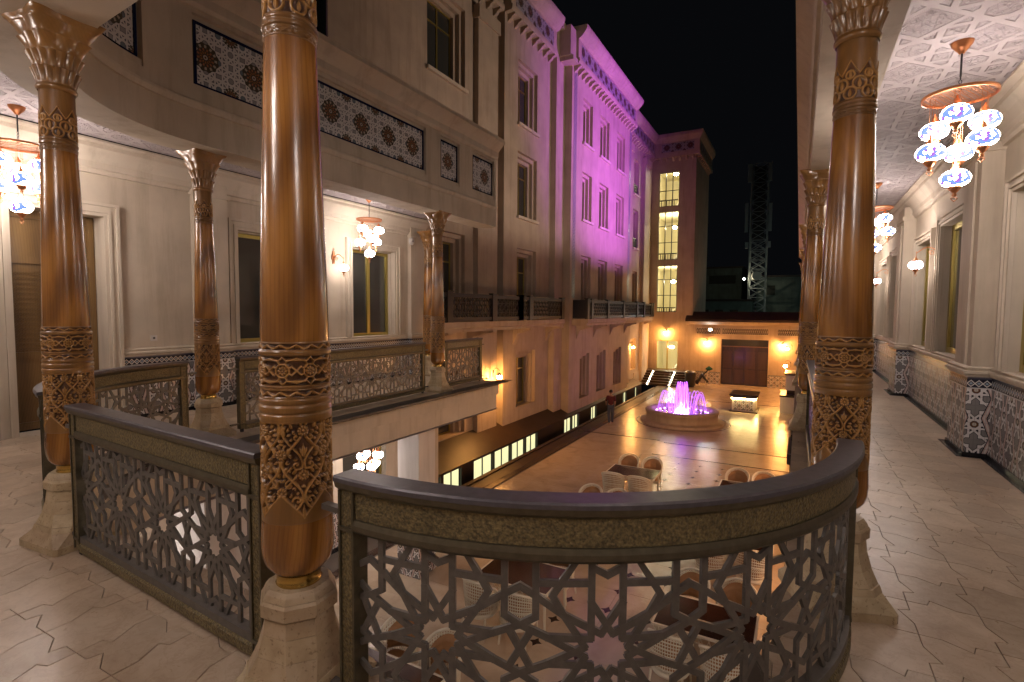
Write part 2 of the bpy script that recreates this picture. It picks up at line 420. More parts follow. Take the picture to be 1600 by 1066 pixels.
# ------------------------------------------------------------------ plan constants
G0 = -3.9                       # courtyard level
XL, XR = -9.2, 2.07             # gallery back walls
ARC_C, ARC_R = (-1.5, 3.33), 1.76
def arc(c, rx, ry, a0, a1, n):
    return [(c[0] + rx*math.cos(math.radians(a0 + (a1-a0)*i/n)), c[1] + ry*math.sin(math.radians(a0 + (a1-a0)*i/n))) for i in range(n+1)]
COLS = {'L': (-4.77, 1.85), 'M': (-1.95, 1.58), 'R1': (.24, 3.7), 'F': (-7.02, 4.27), 'E': (-6.8, 9.15), 'E2': (-8.7, 11.3), 'R2': (.16, 9.0), 'R3': (.14, 14.4), 'R4': (.14, 19.8), 'R5': (.14, 25.2)}
pathA = [(-4.47, 1.76), (-2.22, 1.62)]
pathB = arc(ARC_C, ARC_R, ARC_R, -95, 0, 48)
pathF1 = arc((-5.0, 4.0), 1.93, 2.12, 268, 182, 24)[2:]
pathF2 = [(-6.9, 4.62), (-6.9, 8.8)]
pathE = [(-6.9, 9.5), (-6.9, 11.05)]
# edge of the void (slab edge), from the left gallery's far end round to the right gallery
void = [(-6.5, 11.25), (-6.5, 4.1)] + arc((-4.95, 4.0), 1.55, 1.8, 180, 264, 20)[1:] + [(-4.5, 2.12), (-2.0, 1.95)] + arc(ARC_C, 1.45, 1.45, -100, 0, 30) + [(-.03, 4.2), (-.03, 44)]
# ------------------------------------------------------------------ slabs, floors
def fill_poly(poly, z):          # triangulated flat polygon
    bm = bmesh.new(); vs = [bm.verts.new((p[0], p[1], z)) for p in poly]; es = [bm.edges.new((vs[i], vs[(i+1) % len(vs)])) for i in range(len(vs))]
    bmesh.ops.triangle_fill(bm, edges=es, use_beauty=True)
    bm.normal_update()
    mb = MB()
    for f in bm.faces:
        pts = [v.co.copy() for v in f.verts]
        if f.normal.z < 0: pts.reverse()
        mb.face(pts)
    bm.free(); return mb
floor_poly = [(XL-.2, 11.25)] + void + [(XR+.2, 44), (XR+.2, -4.5), (XL-.2, -4.5)]
fb = fill_poly(floor_poly, -.012)
struct(fb.build('gallery_floor', M['grout']))
sl = MB(); sl.sweep(void, [(.0, -.02), (.04, -.02), (.04, -.10), (.0, -.10)])
struct(sl.build('slab_lip', M['stone_lip']))
fa = MB(); fa.sweep(void, [(-.005, -.102), (-.005, -.32), (.06, -.33), (.06, -.68), (.5, -.68), (.5, -.102)][::-1])
# fascia sits back under the lip
struct(fa.build('slab_fascia', M['wall']))
kb = MB()
for pth in (void[:2] + [void[2]], ):
    kb.sweep([(-6.5, 11.25), (-6.5, 4.1)], [(-.28, -.01), (-.28, .02), (-.002, .02), (-.002, -.01)])
struct(kb.build('stone_kerb', M['stone_lip']))
lowceil = fill_poly(floor_poly, -.69); lowceil.f = [f[::-1] for f in lowceil.f]
struct(lowceil.build('lower_gallery_ceiling', M['ceiling']))
# tile pieces: eight-pointed stars and crosses
def in_floor(x, y):
    n = len(floor_poly); c = False; j = n - 1
    for i in range(n):
        xi, yi = floor_poly[i]; xj, yj = floor_poly[j]
        if (yi > y) != (yj > y) and x < (xj - xi) * (y - yi) / (yj - yi) + xi: c = not c
        j = i
    return c
TX, TY, TX0, TY0 = .345, .383, .63, 3.507; rs = .31
def zig(i, j, i2, j2):           # zigzag joint from vertex (i,j) to (i2,j2)
    pj = (i + j) % 2 == 1
    if not pj: return zig(i2, j2, i, j)[::-1]
    dx, dy = i2 - i, j2 - j; sx, sy = dy, dx
    return [((i + dx*t + sx*o) * TX, (j + dy*t + sy*o) * TY) for t, o in ((0, 0), (.3, 0), (.36, .17), (.70, 0), (1, 0))]
def tile_poly(par):
    i, j = par, 0; P = zig(i, j, i+1, j)[:-1] + zig(i+1, j, i+1, j+1)[:-1] + zig(i+1, j+1, i, j+1)[:-1] + zig(i, j+1, i, j)[:-1]
    return [(x - (i+.5)*TX, y - (j+.5)*TY) for x, y in P]
def inset_poly(poly, d):
    n = len(poly); out = []; area = sum(poly[i][0]*poly[(i+1) % n][1] - poly[(i+1) % n][0]*poly[i][1] for i in range(n)); sg = 1 if area > 0 else -1
    for i in range(n):
        p = Vector(poly[i]); a = (p - Vector(poly[i-1])); b = (Vector(poly[(i+1) % n]) - p)
        if a.length < 1e-6 or b.length < 1e-6: out.append(tuple(p)); continue
        a.normalize(); b.normalize(); n1 = Vector((-a.y, a.x)) * sg; n2 = Vector((-b.y, b.x)) * sg
        nn = n1 + n2; nn = nn / max(.2, nn.length_squared) * 2
        out.append((p.x + nn.x*d, p.y + nn.y*d))
    return out, sg
def tile_mesh(poly, name, mat, gap=.0022, h=.012, bev=.002):
    q, sg = inset_poly(poly, gap); q2, _ = inset_poly(poly, gap + bev)
    if sg < 0: q = q[::-1]; q2 = q2[::-1]
    mb = MB(); n = len(q)
    mb.face([(x, y, 0) for x, y in q2])
    for i in range(n):
        j = (i + 1) % n
        mb.face([(*q[i], -bev), (*q[j], -bev), (*q2[j], 0), (*q2[i], 0)]); mb.face([(*q[i], -h), (*q[j], -h), (*q[j], -bev), (*q[i], -bev)])
    return mb.mesh(name, mat)
star_me = tile_mesh(tile_poly(0), 'floor_tile', M['marble'], .0016); cross_me = tile_mesh(tile_poly(1), 'floor_tile', M['marble'], .0016)
gal_floor = bpy.data.objects['gallery_floor']
vseg = [(Vector(void[i]), Vector(void[i+1])) for i in range(len(void)-1)]
def clip_mesh(me, cx, cy_):
    bm = bmesh.new(); bm.from_mesh(me); R = rs * 1.02
    c2 = Vector((cx, cy_)); changed = False
    for a, b in vseg:
        ab = b - a; t = max(0, min(1, (c2 - a).dot(ab) / ab.length_squared)); q = a + ab * t
        if (q - c2).length > R: continue
        nrm = Vector((ab.y, -ab.x)).normalized()              # void lies to the left of travel? floor is kept
        if not in_floor(*(q + nrm * .02)): nrm = -nrm
        # cut away the side where the void is; only if the nearest point lies inside the segment or near it
        bmesh.ops.bisect_plane(bm, geom=bm.verts[:] + bm.edges[:] + bm.faces[:], plane_co=(q.x - cx, q.y - cy_, 0), plane_no=(-nrm.x, -nrm.y, 0), clear_outer=True); changed = True
    for axis, lim, sgn in ((0, XL, -1), (0, XR, 1)):
        if (lim - (cx, cy_)[axis]) * sgn < R:
            bmesh.ops.bisect_plane(bm, geom=bm.verts[:] + bm.edges[:] + bm.faces[:], plane_co=(lim - cx, 0, 0), plane_no=(sgn, 0, 0), clear_outer=True); changed = True
    if not bm.faces: bm.free(); return None
    out = me
    if changed: out = bpy.data.meshes.new('floor_tile'); bm.to_mesh(out); out.materials.append(M['marble'])
    bm.free(); return out
rest = []
cand = []
for i in range(-30, 6):
    for j in range(-18, 108):
        for kind in ('s' if (i + j) % 2 == 0 else 'c',):
            x = TX0 + (i+.5)*TX; y = TY0 + (j+.5)*TY
            if x < XL - .3 or x > XR + .3: continue
            near_in = any(in_floor(x + rs*.9*math.cos(a), y + rs*.9*math.sin(a)) for a in np.arange(0, 6.28, .785)) or in_floor(x, y)
            if not near_in: continue
            if x < -6.4 and y > 11.6: continue
            fw = Vector((x, y, -EYE)).dot(vF); rt = Vector((x, y, -EYE)).dot(vR); up = Vector((x, y, -EYE)).dot(vU)
            vis = fw > .3 and abs(rt / fw) < 1.05 and up / fw > -.75
            cand.append((0 if vis else 1, math.hypot(x, y), x, y, kind))
cand.sort(); n_obj = 0
for q, dist, x, y, kind in cand:
    me = clip_mesh(star_me if kind == 's' else cross_me, x, y)
    if me is None: continue
    if n_obj < 290 and q == 0:
        o = bpy.data.objects.new('floor_tile', me); C.objects.link(o); o.location = (x, y, random.uniform(-.0006, .0006)); o.parent = gal_floor; n_obj += 1
    else: rest.append((me, x, y))
def join_meshes(lst, name, mat, parent):
    V = []; Fc = []
    for me, x, y in lst:
        i0 = len(V); V += [(v.co.x + x, v.co.y + y, v.co.z) for v in me.vertices]; Fc += [tuple(i0 + i for i in p.vertices) for p in me.polygons]
    m2 = bpy.data.meshes.new(name); m2.from_pydata(V, [], Fc); m2.materials.append(mat)
    o = bpy.data.objects.new(name, m2); C.objects.link(o); o['kind'] = 'stuff'
    if parent: o.parent = parent
    return o
if rest: join_meshes(rest, 'distant_floor_tiles', M['marble'], gal_floor)
# ------------------------------------------------------------------ generic wall with holes
class Wall:
    """plane through O (x,y), running along a (unit, horizontal), outward normal n (unit, towards the viewer)"""
    def __init__(s, O, a, n): s.O = Vector((O[0], O[1], 0)); s.a = Vector((a[0], a[1], 0)); s.n = Vector((n[0], n[1], 0))
    def P(s, u, z, d=0): return s.O + s.a * u + s.n * d + Vector((0, 0, z))
    def quad(s, mb, u0, z0, u1, z1, d=0):
        p = [s.P(u0, z0, d), s.P(u1, z0, d), s.P(u1, z1, d), s.P(u0, z1, d)]; uv = [(u0, z0), (u1, z0), (u1, z1), (u0, z1)]
        if (s.a.cross(Vector((0, 0, 1)))).dot(s.n) < 0: p.reverse(); uv.reverse()
        mb.face(p, uv)
    def box(s, mb, u0, z0, u1, z1, d0, d1):
        c = (s.P(u0, z0, d0) + s.P(u1, z1, d1)) / 2
        mb.obox(c, (s.a, s.n, Vector((0, 0, 1))), (abs(u1-u0)/2, abs(d1-d0)/2, abs(z1-z0)/2))
    def sheet(s, mb, u0, z0, u1, z1, holes, d=0):
        us = sorted({u0, u1} | {h[0] for h in holes} | {h[2] for h in holes}); zs = sorted({z0, z1} | {h[1] for h in holes} | {h[3] for h in holes})
        us = [u for u in us if u0 <= u <= u1]; zs = [z for z in zs if z0 <= z <= z1]
        for i in range(len(us)-1):
            for j in range(len(zs)-1):
                cu, cz = (us[i]+us[i+1])/2, (zs[j]+zs[j+1])/2
                if any(h[0] < cu < h[2] and h[1] < cz < h[3] for h in holes): continue
                s.quad(mb, us[i], zs[j], us[i+1], zs[j+1], d)
    def reveal(s, mb, h, d0, d1):          # inner faces of an opening between depths
        u0, z0, u1, z1 = h
        for a, b in (((u0, z0), (u0, z1)), ((u0, z1), (u1, z1)), ((u1, z1), (u1, z0)), ((u1, z0), (u0, z0))):
            mb.face([s.P(*a, d0), s.P(*b, d0), s.P(*b, d1), s.P(*a, d1)])
    def ring(s, mb, h, h2, d):             # flat frame between two rectangles
        u0, z0, u1, z1 = h; a0, b0, a1, b1 = h2
        s.quad(mb, u0, z0, a0, z1, d) if a0 > u0 else None
        s.quad(mb, a1, z0, u1, z1, d) if a1 < u1 else None
        if b1 < z1: s.quad(mb, a0, b1, a1, z1, d)
        if b0 > z0: s.quad(mb, a0, z0, a1, b0, d)
def window(W, h, parent, steps=((0, .14), (.12, .12)), depth=.3, frame=.06, mull=1, trans=(.25,), fm='gold_frame', wm='wall', pm='pane', sill=True, railh=0):
    """stepped recess + frame + panes; h is the hole in the wall sheet"""
    wn = MB(); cur = h; d = 0
    for dd, ins in steps:
        nd = -(abs(d) + dd) if dd else d
        if dd: W.reveal(wn, cur, d, nd); d = nd
        nx = (cur[0]+ins, cur[1], cur[2]-ins, cur[3]-ins); W.ring(wn, cur, nx, d); cur = nx
    W.reveal(wn, cur, d, -depth)
    win = wn.build('window_reveal', M[wm], parent)
    fr = MB(); u0, z0, u1, z1 = cur; D = -depth
    W.box(fr, u0, z0, u0+frame, z1, D, D+.05); W.box(fr, u1-frame, z0, u1, z1, D, D+.05)
    W.box(fr, u0+frame, z0, u1-frame, z0+frame, D, D+.048); W.box(fr, u0+frame, z1-frame, u1-frame, z1, D, D+.048)
    for i in range(mull):
        uc = u0 + (u1-u0)*(i+1)/(mull+1); W.box(fr, uc-frame*.7, z0+frame, uc+frame*.7, z1-frame, D, D+.046)
    for t in trans:
        zc = z1 - (z1-z0)*t; W.box(fr, u0+frame, zc-frame*.5, u1-frame, zc+frame*.5, D, D+.044)
    fo = fr.build('frame', M[fm], win)
    pn = MB(); W.quad(pn, u0, z0, u1, z1, D+.012); pn.build('pane', M[pm], win)
    if sill:
        sb = MB(); W.box(sb, h[0]-.08, h[1]-.12, h[2]+.08, h[1], -.02, .12); sb.build('sill', M['trim'], win)
    if railh:
        rb = MB(); W.box(rb, h[0]+.02, h[1], h[2]-.02, h[1]+.03, -.12, -.08); W.box(rb, h[0]+.02, h[1]+railh-.04, h[2]-.02, h[1]+railh, -.13, -.07)
        n = int((h[2]-h[0]) / .09)
        for i in range(n+1):
            uu = h[0]+.03 + (h[2]-h[0]-.06)*i/n; rb.bar(W.P(uu, h[1]+.03, -.1), W.P(uu, h[1]+railh-.04, -.1), .02)
            if i < n:
                u2 = h[0]+.03 + (h[2]-h[0]-.06)*(i+1)/n
                for kk in range(int(railh/.12)): 
                    za = h[1]+.05+kk*.12; rb.bar(W.P(uu, za, -.1), W.P(u2, za+.1, -.1), .016); rb.bar(W.P(u2, za, -.098), W.P(uu, za+.1, -.098), .016)
        rb.build('window_railing', M['dark_iron'], win)
    return win
# ------------------------------------------------------------------ balustrade
BARS = []
def _bars():
    d = 1.0; P = 5.5; H = 6.8
    segs = []
    for i in range(12):                       # twelve-pointed star lines
        a = 2*PI*i/12; nx, ny = math.cos(a), math.sin(a); tx, ty = -ny, nx
        for s_ in (1, -1):
            p0 = (nx*d + tx*s_*1.02, ny*d + ty*s_*1.02); p1 = (nx*d + tx*s_*3.73, ny*d + ty*s_*3.73); segs.append((p0, p1))
    q = [((1, 3.73), (1, H)), ((0, 5.75), (1, 6.35)), ((1, 5.15), (4.5, 5.05)), ((2, H), (3.45, 4.15)), ((3.45, 4.15), (2.73, 2.73)),
         ((2.73, 2.73), (4.5, 4.1)), ((4.5, 4.1), (5.5, 4.75)), ((4.5, H), (4.5, 2.5)), ((4.5, 2.5), (5.5, 1.85)), ((3.73, 1), (5.5, 1.85)), ((4.75, 1.5), (5.5, 0))]
    for sx in (1, -1):
        for sy in (1, -1):
            for a, b in q: segs.append(((a[0]*sx, a[1]*sy), (b[0]*sx, b[1]*sy)))
    return segs
CELL = _bars()
def path_fn(path):
    P = [Vector(p) for p in path]; L = [0]
    for i in range(len(P)-1): L.append(L[-1] + (P[i+1]-P[i]).length)
    def f(s_):
        s_ = max(0, min(L[-1], s_)); i = 0
        while i < len(P)-2 and L[i+1] < s_: i += 1
        t = (s_ - L[i]) / (L[i+1]-L[i]); p = P[i].lerp(P[i+1], t)
        # smooth normal
        def dr(j): j = max(0, min(len(P)-2, j)); return (P[j+1]-P[j]).normalized()
        d0 = (dr(i-1) + dr(i)).normalized(); d1 = (dr(i) + dr(i+1)).normalized(); d = d0.lerp(d1, t).normalized()
        return p, d, Vector((d.y, -d.x))
    return f, L[-1]
def sub_path(path, s0, s1, n):
    f, L = path_fn(path); return [tuple(f(s0 + (s1-s0)*i/n)[0]) for i in range(n+1)]
def clip_seg(a, b, x0, x1):
    if a[0] > b[0]: a, b = b, a
    if b[0] <= x0 or a[0] >= x1: return None
    dx = b[0]-a[0]
    if a[0] < x0: t = (x0-a[0])/dx; a = (x0, a[1]+(b[1]-a[1])*t)
    if b[0] > x1: t = (x1-a[0])/max(1e-9, b[0]-a[0]); b = (x1, a[1]+(b[1]-a[1])*t)
    return a, b
ZT, ZB = .835, .145; ZC = (ZT+ZB)/2; DV = (ZT-ZB)/2/6.8
def lattice(path, s0, s1, first, dh, w=.0262, thick=.013, detail=True):
    f, L = path_fn(path); mb = MB(); k = 0
    P2 = 11*dh; n0 = int((s0-first)/P2) - 1; n1 = int((s1-first)/P2) + 2
    nsub = 1 if len(path) < 3 else 2
    for c in range(n0, n1):
        cx = first + c*P2
        for (a, b) in CELL:
            p = (cx + a[0]*dh, ZC + a[1]*DV); q = (cx + b[0]*dh, ZC + b[1]*DV)
            if abs(p[0]-q[0]) > 1e-6: r = clip_seg(p, q, s0, s1)
            else: r = (p, q) if s0 < p[0] < s1 else None
            if not r: continue
            p, q = r; dx, dz = q[0]-p[0], q[1]-p[1]; l = math.hypot(dx, dz)
            if l < .004: continue
            k += 1; th = thick/2 + (k % 23)*.00009; ex = w*.32/l
            p = (p[0]-dx*ex, p[1]-dz*ex); q = (q[0]+dx*ex, q[1]+dz*ex); nx, nz = -dz/l*w/2, dx/l*w/2
            ns = nsub if abs(dx) > .06 else 1; rows = []
            for i in range(ns+1):
                t = i/ns; cxs, czs = p[0]+(q[0]-p[0])*t, p[1]+(q[1]-p[1])*t; ring = []
                for (sg, off) in ((1, th), (1, -th), (-1, -th), (-1, th)):
                    P_, d_, n_ = f(cxs + nx*sg); zz = min(ZT+.004, max(ZB-.004, czs + nz*sg)); ring.append((P_.x + n_.x*off, P_.y + n_.y*off, zz))
                rows.append(ring)
            mb.grid(rows, True, False); mb.face(rows[0][::-1]); mb.face(rows[-1])
    return mb
def balustrade(path, label, first, dh, n=1, stubs=(True, True)):
    f, L = path_fn(path); t = thing('balustrade', label, 'balustrade', group='star lattice balustrades round the gallery void')
    full = sub_path(path, 0, L, n); inner = sub_path(path, .085, L-.085, n)
    MB().sweep(full, [(-.062, 1.045), (-.062, 1.062), (-.055, 1.07), (.055, 1.07), (.062, 1.062), (.062, 1.045)][::-1]).build('rail_cap', M['slate'], t)
    MB().sweep(full, [(-.052, 1.02), (-.058, 1.044), (.058, 1.044), (.052, 1.02), (.036, 1.005), (-.036, 1.005)][::-1]).build('cap_moulding', M['rail_edge'], t)
    MB().sweep(inner, [(-.028, .895), (-.028, 1.003), (.028, 1.003), (.028, .895)][::-1]).build('upper_frieze', M['hammer'], t)
    MB().sweep(inner, [(-.03, .836), (-.042, .85), (-.042, .872), (-.034, .893), (.034, .893), (.042, .872), (.042, .85), (.03, .836)][::-1]).build('upper_moulding', M['rail_edge'], t)
    MB().sweep(inner, [(-.03, .10), (-.03, .143), (.03, .143), (.03, .10)][::-1]).build('lower_moulding', M['iron'], t)
    MB().sweep(inner, [(-.034, .03), (-.04, .04), (-.04, .085), (-.028, .098), (.028, .098), (.04, .085), (.04, .04), (.034, .03)][::-1]).build('lower_frieze', M['hammer'], t)
    lattice(path, .095, L-.095, first, dh).build('star_lattice', M['iron'], t)
    for e, s_ in ((0, .045), (1, L-.045)):
        p, d, nn = f(s_); pb = MB(); a3, n3 = Vector((d.x, d.y, 0)), Vector((nn.x, nn.y, 0)); up = Vector((0, 0, 1)); c = Vector((p.x, p.y, 0))
        pb.obox(c + up*.525, (a3, n3, up), (.034, .03, .478)); po = pb.build('post', M['hammer'], t)
        for sg in (-1, 1):
            eb = MB(); eb.obox(c + a3*(.0395*sg) + up*.525, (a3, n3, up), (.0055, .038, .479)); eb.build('edge_strip', M['rail_edge'], po)
        
        for zz in (.845, .12): kb_ = MB(); kb_.obox(c + up*zz, (a3, n3, up), (.0455, .041, .009)); kb_.build('collar', M['rail_edge'], po)
        if stubs[e]:
            sg = -1 if e == 0 else 1
            for zz in (.90, .12):
                sb = MB(); sb.obox(c + a3*(.11*sg) + up*zz, (a3, n3, up), (.065, .018, .012)); sb.build('wall_tie', M['iron'], t)
        fo = MB(); fo.obox(c + up*.022, (a3, n3, up), (.018, .018, .026)); fo.build('foot', M['dark_iron'], t)
    return t
balustrade(pathA, 'straight star lattice balustrade between the two nearest left wooden columns', 1.78-.56*2, .0509)
balustrade(pathB, 'curved star lattice balustrade bowing towards the viewer in the centre', .47, .0585, 44)
balustrade(pathF1[::-1], 'curved balustrade beyond the near left column, in front of the tiled wall', .55, .0509, 20)
balustrade(pathF2, 'long straight balustrade along the left gallery under the mosaic chandelier', .4, .0509)
balustrade(pathE, 'short end balustrade past the far left column above the lantern', .4, .0509)
balustrade([(.2, 4.05), (.17, 8.65)], 'balustrade hidden behind the big right column along the right gallery', .4, .0509)
balustrade([(.16, 9.35), (.14, 14.05)], 'second balustrade along the right gallery between smaller columns', .4, .0509)
# ------------------------------------------------------------------ wooden columns
def seg_dist(X, Y, ax, ay, bx, by):
    dx, dy = bx-ax, by-ay; t = np.clip(((X-ax)*dx + (Y-ay)*dy) / (dx*dx+dy*dy+1e-12), 0, 1); return np.hypot(X-ax-t*dx, Y-ay-t*dy)
def poly_dist(X, Y, pts):
    r = None
    for i in range(len(pts)-1):
        d = seg_dist(X, Y, *pts[i], *pts[i+1]); r = d if r is None else np.minimum(r, d)
    return r
def ridge(d, w): return np.clip(1 - (d/w)**2, 0, 1)**.32
def shaded_gilt(mb, G, mat, name, parent):          # gilt on stained ground plus painted recess shade by height: one value per vertex
    o = mb.build(name, mat, parent); a = o.data.attributes.new('gilt_and_shade', 'FLOAT', 'POINT'); v = np.full(len(o.data.vertices), .45, dtype=np.float32)
    g = np.asarray(G, dtype=np.float32).ravel(); v[:len(g)] = g; a.data.foreach_set('value', v); return o
def leaf(X, Y, cx, cy_, ang, ln, wd):
    u = (X-cx)*math.cos(ang) + (Y-cy_)*math.sin(ang); v = -(X-cx)*math.sin(ang) + (Y-cy_)*math.cos(ang)
    t = np.clip(u/ln, 0, 1); half = wd*np.sin(PI*t**.7)*1.0 + 1e-5
    ins = (u > 0) & (u < ln) & (np.abs(v) < half)
    return np.where(ins, (1 - (v/half)**2)**.5 * (1 - .45*np.exp(-(v/.0018)**2)), 0)
def arabesque(U, V, W, Hh):
    """U in [-W/2,W/2] mirrored, V in [0,Hh]; returns relief 0..1"""
    X = np.abs(U); h = np.zeros_like(X); hw = W/2
    def S(pts, w, a=1.0):
        nonlocal h; h = np.maximum(h, a*ridge(poly_dist(X, V, pts), w))
    def sp(cx, cy_, r0, a0, a1, r1, n=22): return [(cx + (r0+(r1-r0)*i/n)*math.cos(a0+(a1-a0)*i/n), cy_ + (r0+(r1-r0)*i/n)*math.sin(a0+(a1-a0)*i/n)) for i in range(n+1)]
    vine = [(hw*(.5+.46*math.cos(2*PI*t/ (Hh*.66) + .6)), t) for t in np.linspace(.02, Hh, 46)]; S(vine, .0058)
    vine2 = [(hw*(.5-.46*math.cos(2*PI*t/(Hh*.66) + .6)), t) for t in np.linspace(.08, Hh, 42)]; S(vine2, .0048, .9)
    for (cx, cy_, s_, a0, tw) in ((.30, .10, .020, 0, 1), (.62, .17, .024, 2, -1), (.30, .255, .020, 4, 1), (.70, .32, .022, 1, -1), (.30, .375, .018, 3, 1), (.85, .07, .015, 0, -1)):
        S(sp(hw*cx, cy_, s_, a0, a0+tw*5.4, s_*.18), .0042, .95)
        h = np.maximum(h, np.clip(1-((np.hypot(X-hw*cx, V-cy_))/.0055)**2, 0, 1)**.5)
    for (cx, cy_) in ((1.0, .135), (0.0, .21), (1.0, .30), (0, .40)):           # flowers with petals
        dx, dy = X-hw*cx, V-cy_; r = np.hypot(dx, dy); ph = np.arctan2(dy, dx); R = .0235
        pet = np.clip(1 - ((r-R*.68)/(R*.40))**2, 0, 1)**.5 * np.abs(np.cos(ph*5))**.4
        h = np.where(r < R*1.12, np.maximum(pet, 1.15*np.clip(1-(r/(R*.3))**2, 0, 1)**.5), h)
    for (cx, cy_, a, l, w_) in ((0, .02, PI/2, .06, .010), (0, .09, PI/2+.5, .034, .008), (0, .09, PI/2-.5, .034, .008), (.45, .05, 1.0, .034, .008), (.5, .215, 2.2, .035, .008), (.52, .285, .9, .035, .008), (.45, .34, 2.4, .03, .007), (.9, .20, 1.9, .035, .009), (.9, .375, 1.7, .035, .009), (0, .285, PI/2, .06, .011), (0, .30, 1.0, .032, .008), (.75, .11, .6, .03, .007), (.2, .16, .8, .032, .007), (.7, .245, -.6, .03, .007), (.85, .42, -1.3, .035, .008), (.5, .41, 1.2, .03, .008)):
        h = np.maximum(h, leaf(X, V, hw*cx, cy_, a, l, w_))
    rg = np.random.RandomState(5); cells = rg.rand(900, 5)
    for a, b, c_, d_, e_ in cells:
        cx, cy_ = a*hw, .012 + b*(Hh-.02); R_ = .0085
        near = (np.abs(X-cx) < R_) & (np.abs(V-cy_) < R_)
        if near.any() and h[near].max() > .05: continue
        if e_ > .45: h = np.maximum(h, leaf(X, V, cx-.010*math.cos(c_*6.28), cy_-.010*math.sin(c_*6.28), c_*6.28, .021, .0062))
        else: S(sp(cx, cy_, .0085, c_*6.28, c_*6.28+4.6, .0015, 10), .003, .9)
    return h
R_L = .147
GL = {}
def col_lower():
    n, z0, z1 = 330, .835, 1.27; rows_n = 135; W = 2*PI*R_L/5; hgt = z1-z0
    th = np.linspace(0, 2*PI, n, endpoint=False); zz = np.linspace(z0, z1, rows_n)
    T, Z = np.meshgrid(th, zz); U = (((T*R_L) / W) % 1 - .5) * W; V = Z - z0
    h = arabesque(U, V, W, hgt)
    vb = .02 + .105*(np.abs(U)/(W/2))**.85 ; edge = V - vb       # pointed lower edge
    inside = edge > 0
    strap = ridge(np.abs(edge-.004), .005)
    base = np.where(inside, -.015 + .0185*h, .0012)
    base = np.where(np.abs(edge-.004) < .005, np.maximum(base, -.015+.0195*strap), base)
    fade = np.clip((z1-Z)/.01, 0, 1); base = base*fade + .002*(1-fade)
    Rr = .1475 + base; GL['low'] = np.clip((base + .010) / .008, 0, 1) * np.where(inside, 1, .45)
    mb = MB(); mb.grid([[(Rr[j, i]*math.cos(th[i]), Rr[j, i]*math.sin(th[i]), zz[j]) for i in range(n)] for j in range(rows_n)], True, True); return mb
def band_heights(T, Z, R):
    """carved bands between 1.355 and 1.605"""
    h = np.zeros_like(T)
    def wave(zc, hb, nrep):
        nonlocal h
        v = (Z-zc)/hb; ph = T*nrep
        w1 = np.abs(v - .55*np.sin(ph)); w2 = np.abs(v - .75*np.abs(np.sin(ph/1.0+.6)) + .2)
        lf = np.clip(1-((v+.1-.4*np.sin(ph))/.5)**2, 0, 1)**.5 * (np.abs(np.cos(ph*1.5)) > .35)
        g = np.maximum(ridge(w1, .28), lf*.8); ins = np.abs(v) < 1
        h = np.where(ins, -.009 + .0115*g, h)
    wave(1.590, .013, 14); wave(1.392, .014, 14)
    # rosette band
    zc, hb = 1.490, .060; W = 2*PI*R/8; U = (((T*R)/W) % 1 - .5)*W; v = Z-zc; ins = np.abs(v) < hb
    r = np.hypot(U, v); ph = np.arctan2(v, U)
    fl = np.clip(1-((r-.0135)/.0085)**2, 0, 1)**.5*np.abs(np.cos(ph*4))**.45; fl = np.maximum(fl, np.clip(1-(r/.005)**2, 0, 1)**.5)
    X = np.abs(U); Y = np.abs(v)
    star8 = np.minimum(np.abs(np.maximum(X, Y)-.027), 9); dia = np.abs((X+Y)*.7071-.027)
    oct_ = np.where(np.maximum(X, Y) > (X+Y)*.7071, star8, dia)
    strap = ridge(oct_, .0045)
    l2 = poly_dist(X, Y, [(.027, .011), (.038, .018), (W/2, .0)]); l3 = poly_dist(X, Y, [(.011, .027), (.022, .045), (W/2, .045)]); l4 = poly_dist(X, Y, [(.0, .058), (.018, .040), (W/2, .052)])
    strap = np.maximum.reduce([strap, ridge(l2, .004), ridge(l3, .004), ridge(l4, .0035)])
    g = np.where(r < .023, fl, strap); h = np.where(ins, -.012+.0155*g, h)
    return h
def prof_r(z):      # plain turned profile
    zs = [.585, .60, .63, .67, .72, .79, .84, 1.27, 1.275, 1.285, 1.30, 1.305, 1.315, 1.335, 1.345, 1.352, 1.356, 1.366, 1.372, 1.376, 1.410, 1.414, 1.424, 1.428, 1.552, 1.556, 1.570, 1.574, 1.604, 1.608, 1.62]
    rs_ = [.098, .118, .139, .150, .1535, .151, .1485, .1485, .149, .151, .151, .144, .152, .152, .144, .150, .1505, .1505, .143, .1455, .1455, .143, .1505, .145, .145, .149, .149, .144, .144, .1415, .1405]
    return np.interp(z, zs, rs_)
def col_bulb():
    mb = MB(); zs = np.linspace(.585, .84, 26); mb.lathe([(float(prof_r(z)), float(z)) for z in zs], 64, cap=True); return mb
def col_bands():
    n = 330; zz = np.concatenate([np.linspace(1.27, 1.372, 34), np.linspace(1.3725, 1.612, 96)])
    th = np.linspace(0, 2*PI, n, endpoint=False); T, Z = np.meshgrid(th, zz); bh = band_heights(T, Z, .1455); R = prof_r(Z) + bh; GL['band'] = np.where(bh == 0, .45, np.clip((bh + .007) / .007, 0, 1))
    mb = MB(); mb.grid([[(R[j, i]*math.cos(th[i]), R[j, i]*math.sin(th[i]), zz[j]) for i in range(n)] for j in range(len(zz))], True, True); return mb
def col_shaft():
    pts = []
    for i in range(26):
        t = i/25; z = 1.611 + (2.868-1.611)*t; r = .1412 - .036*t**1.15; pts.append((r, z))
    return MB().lathe(pts, 72)
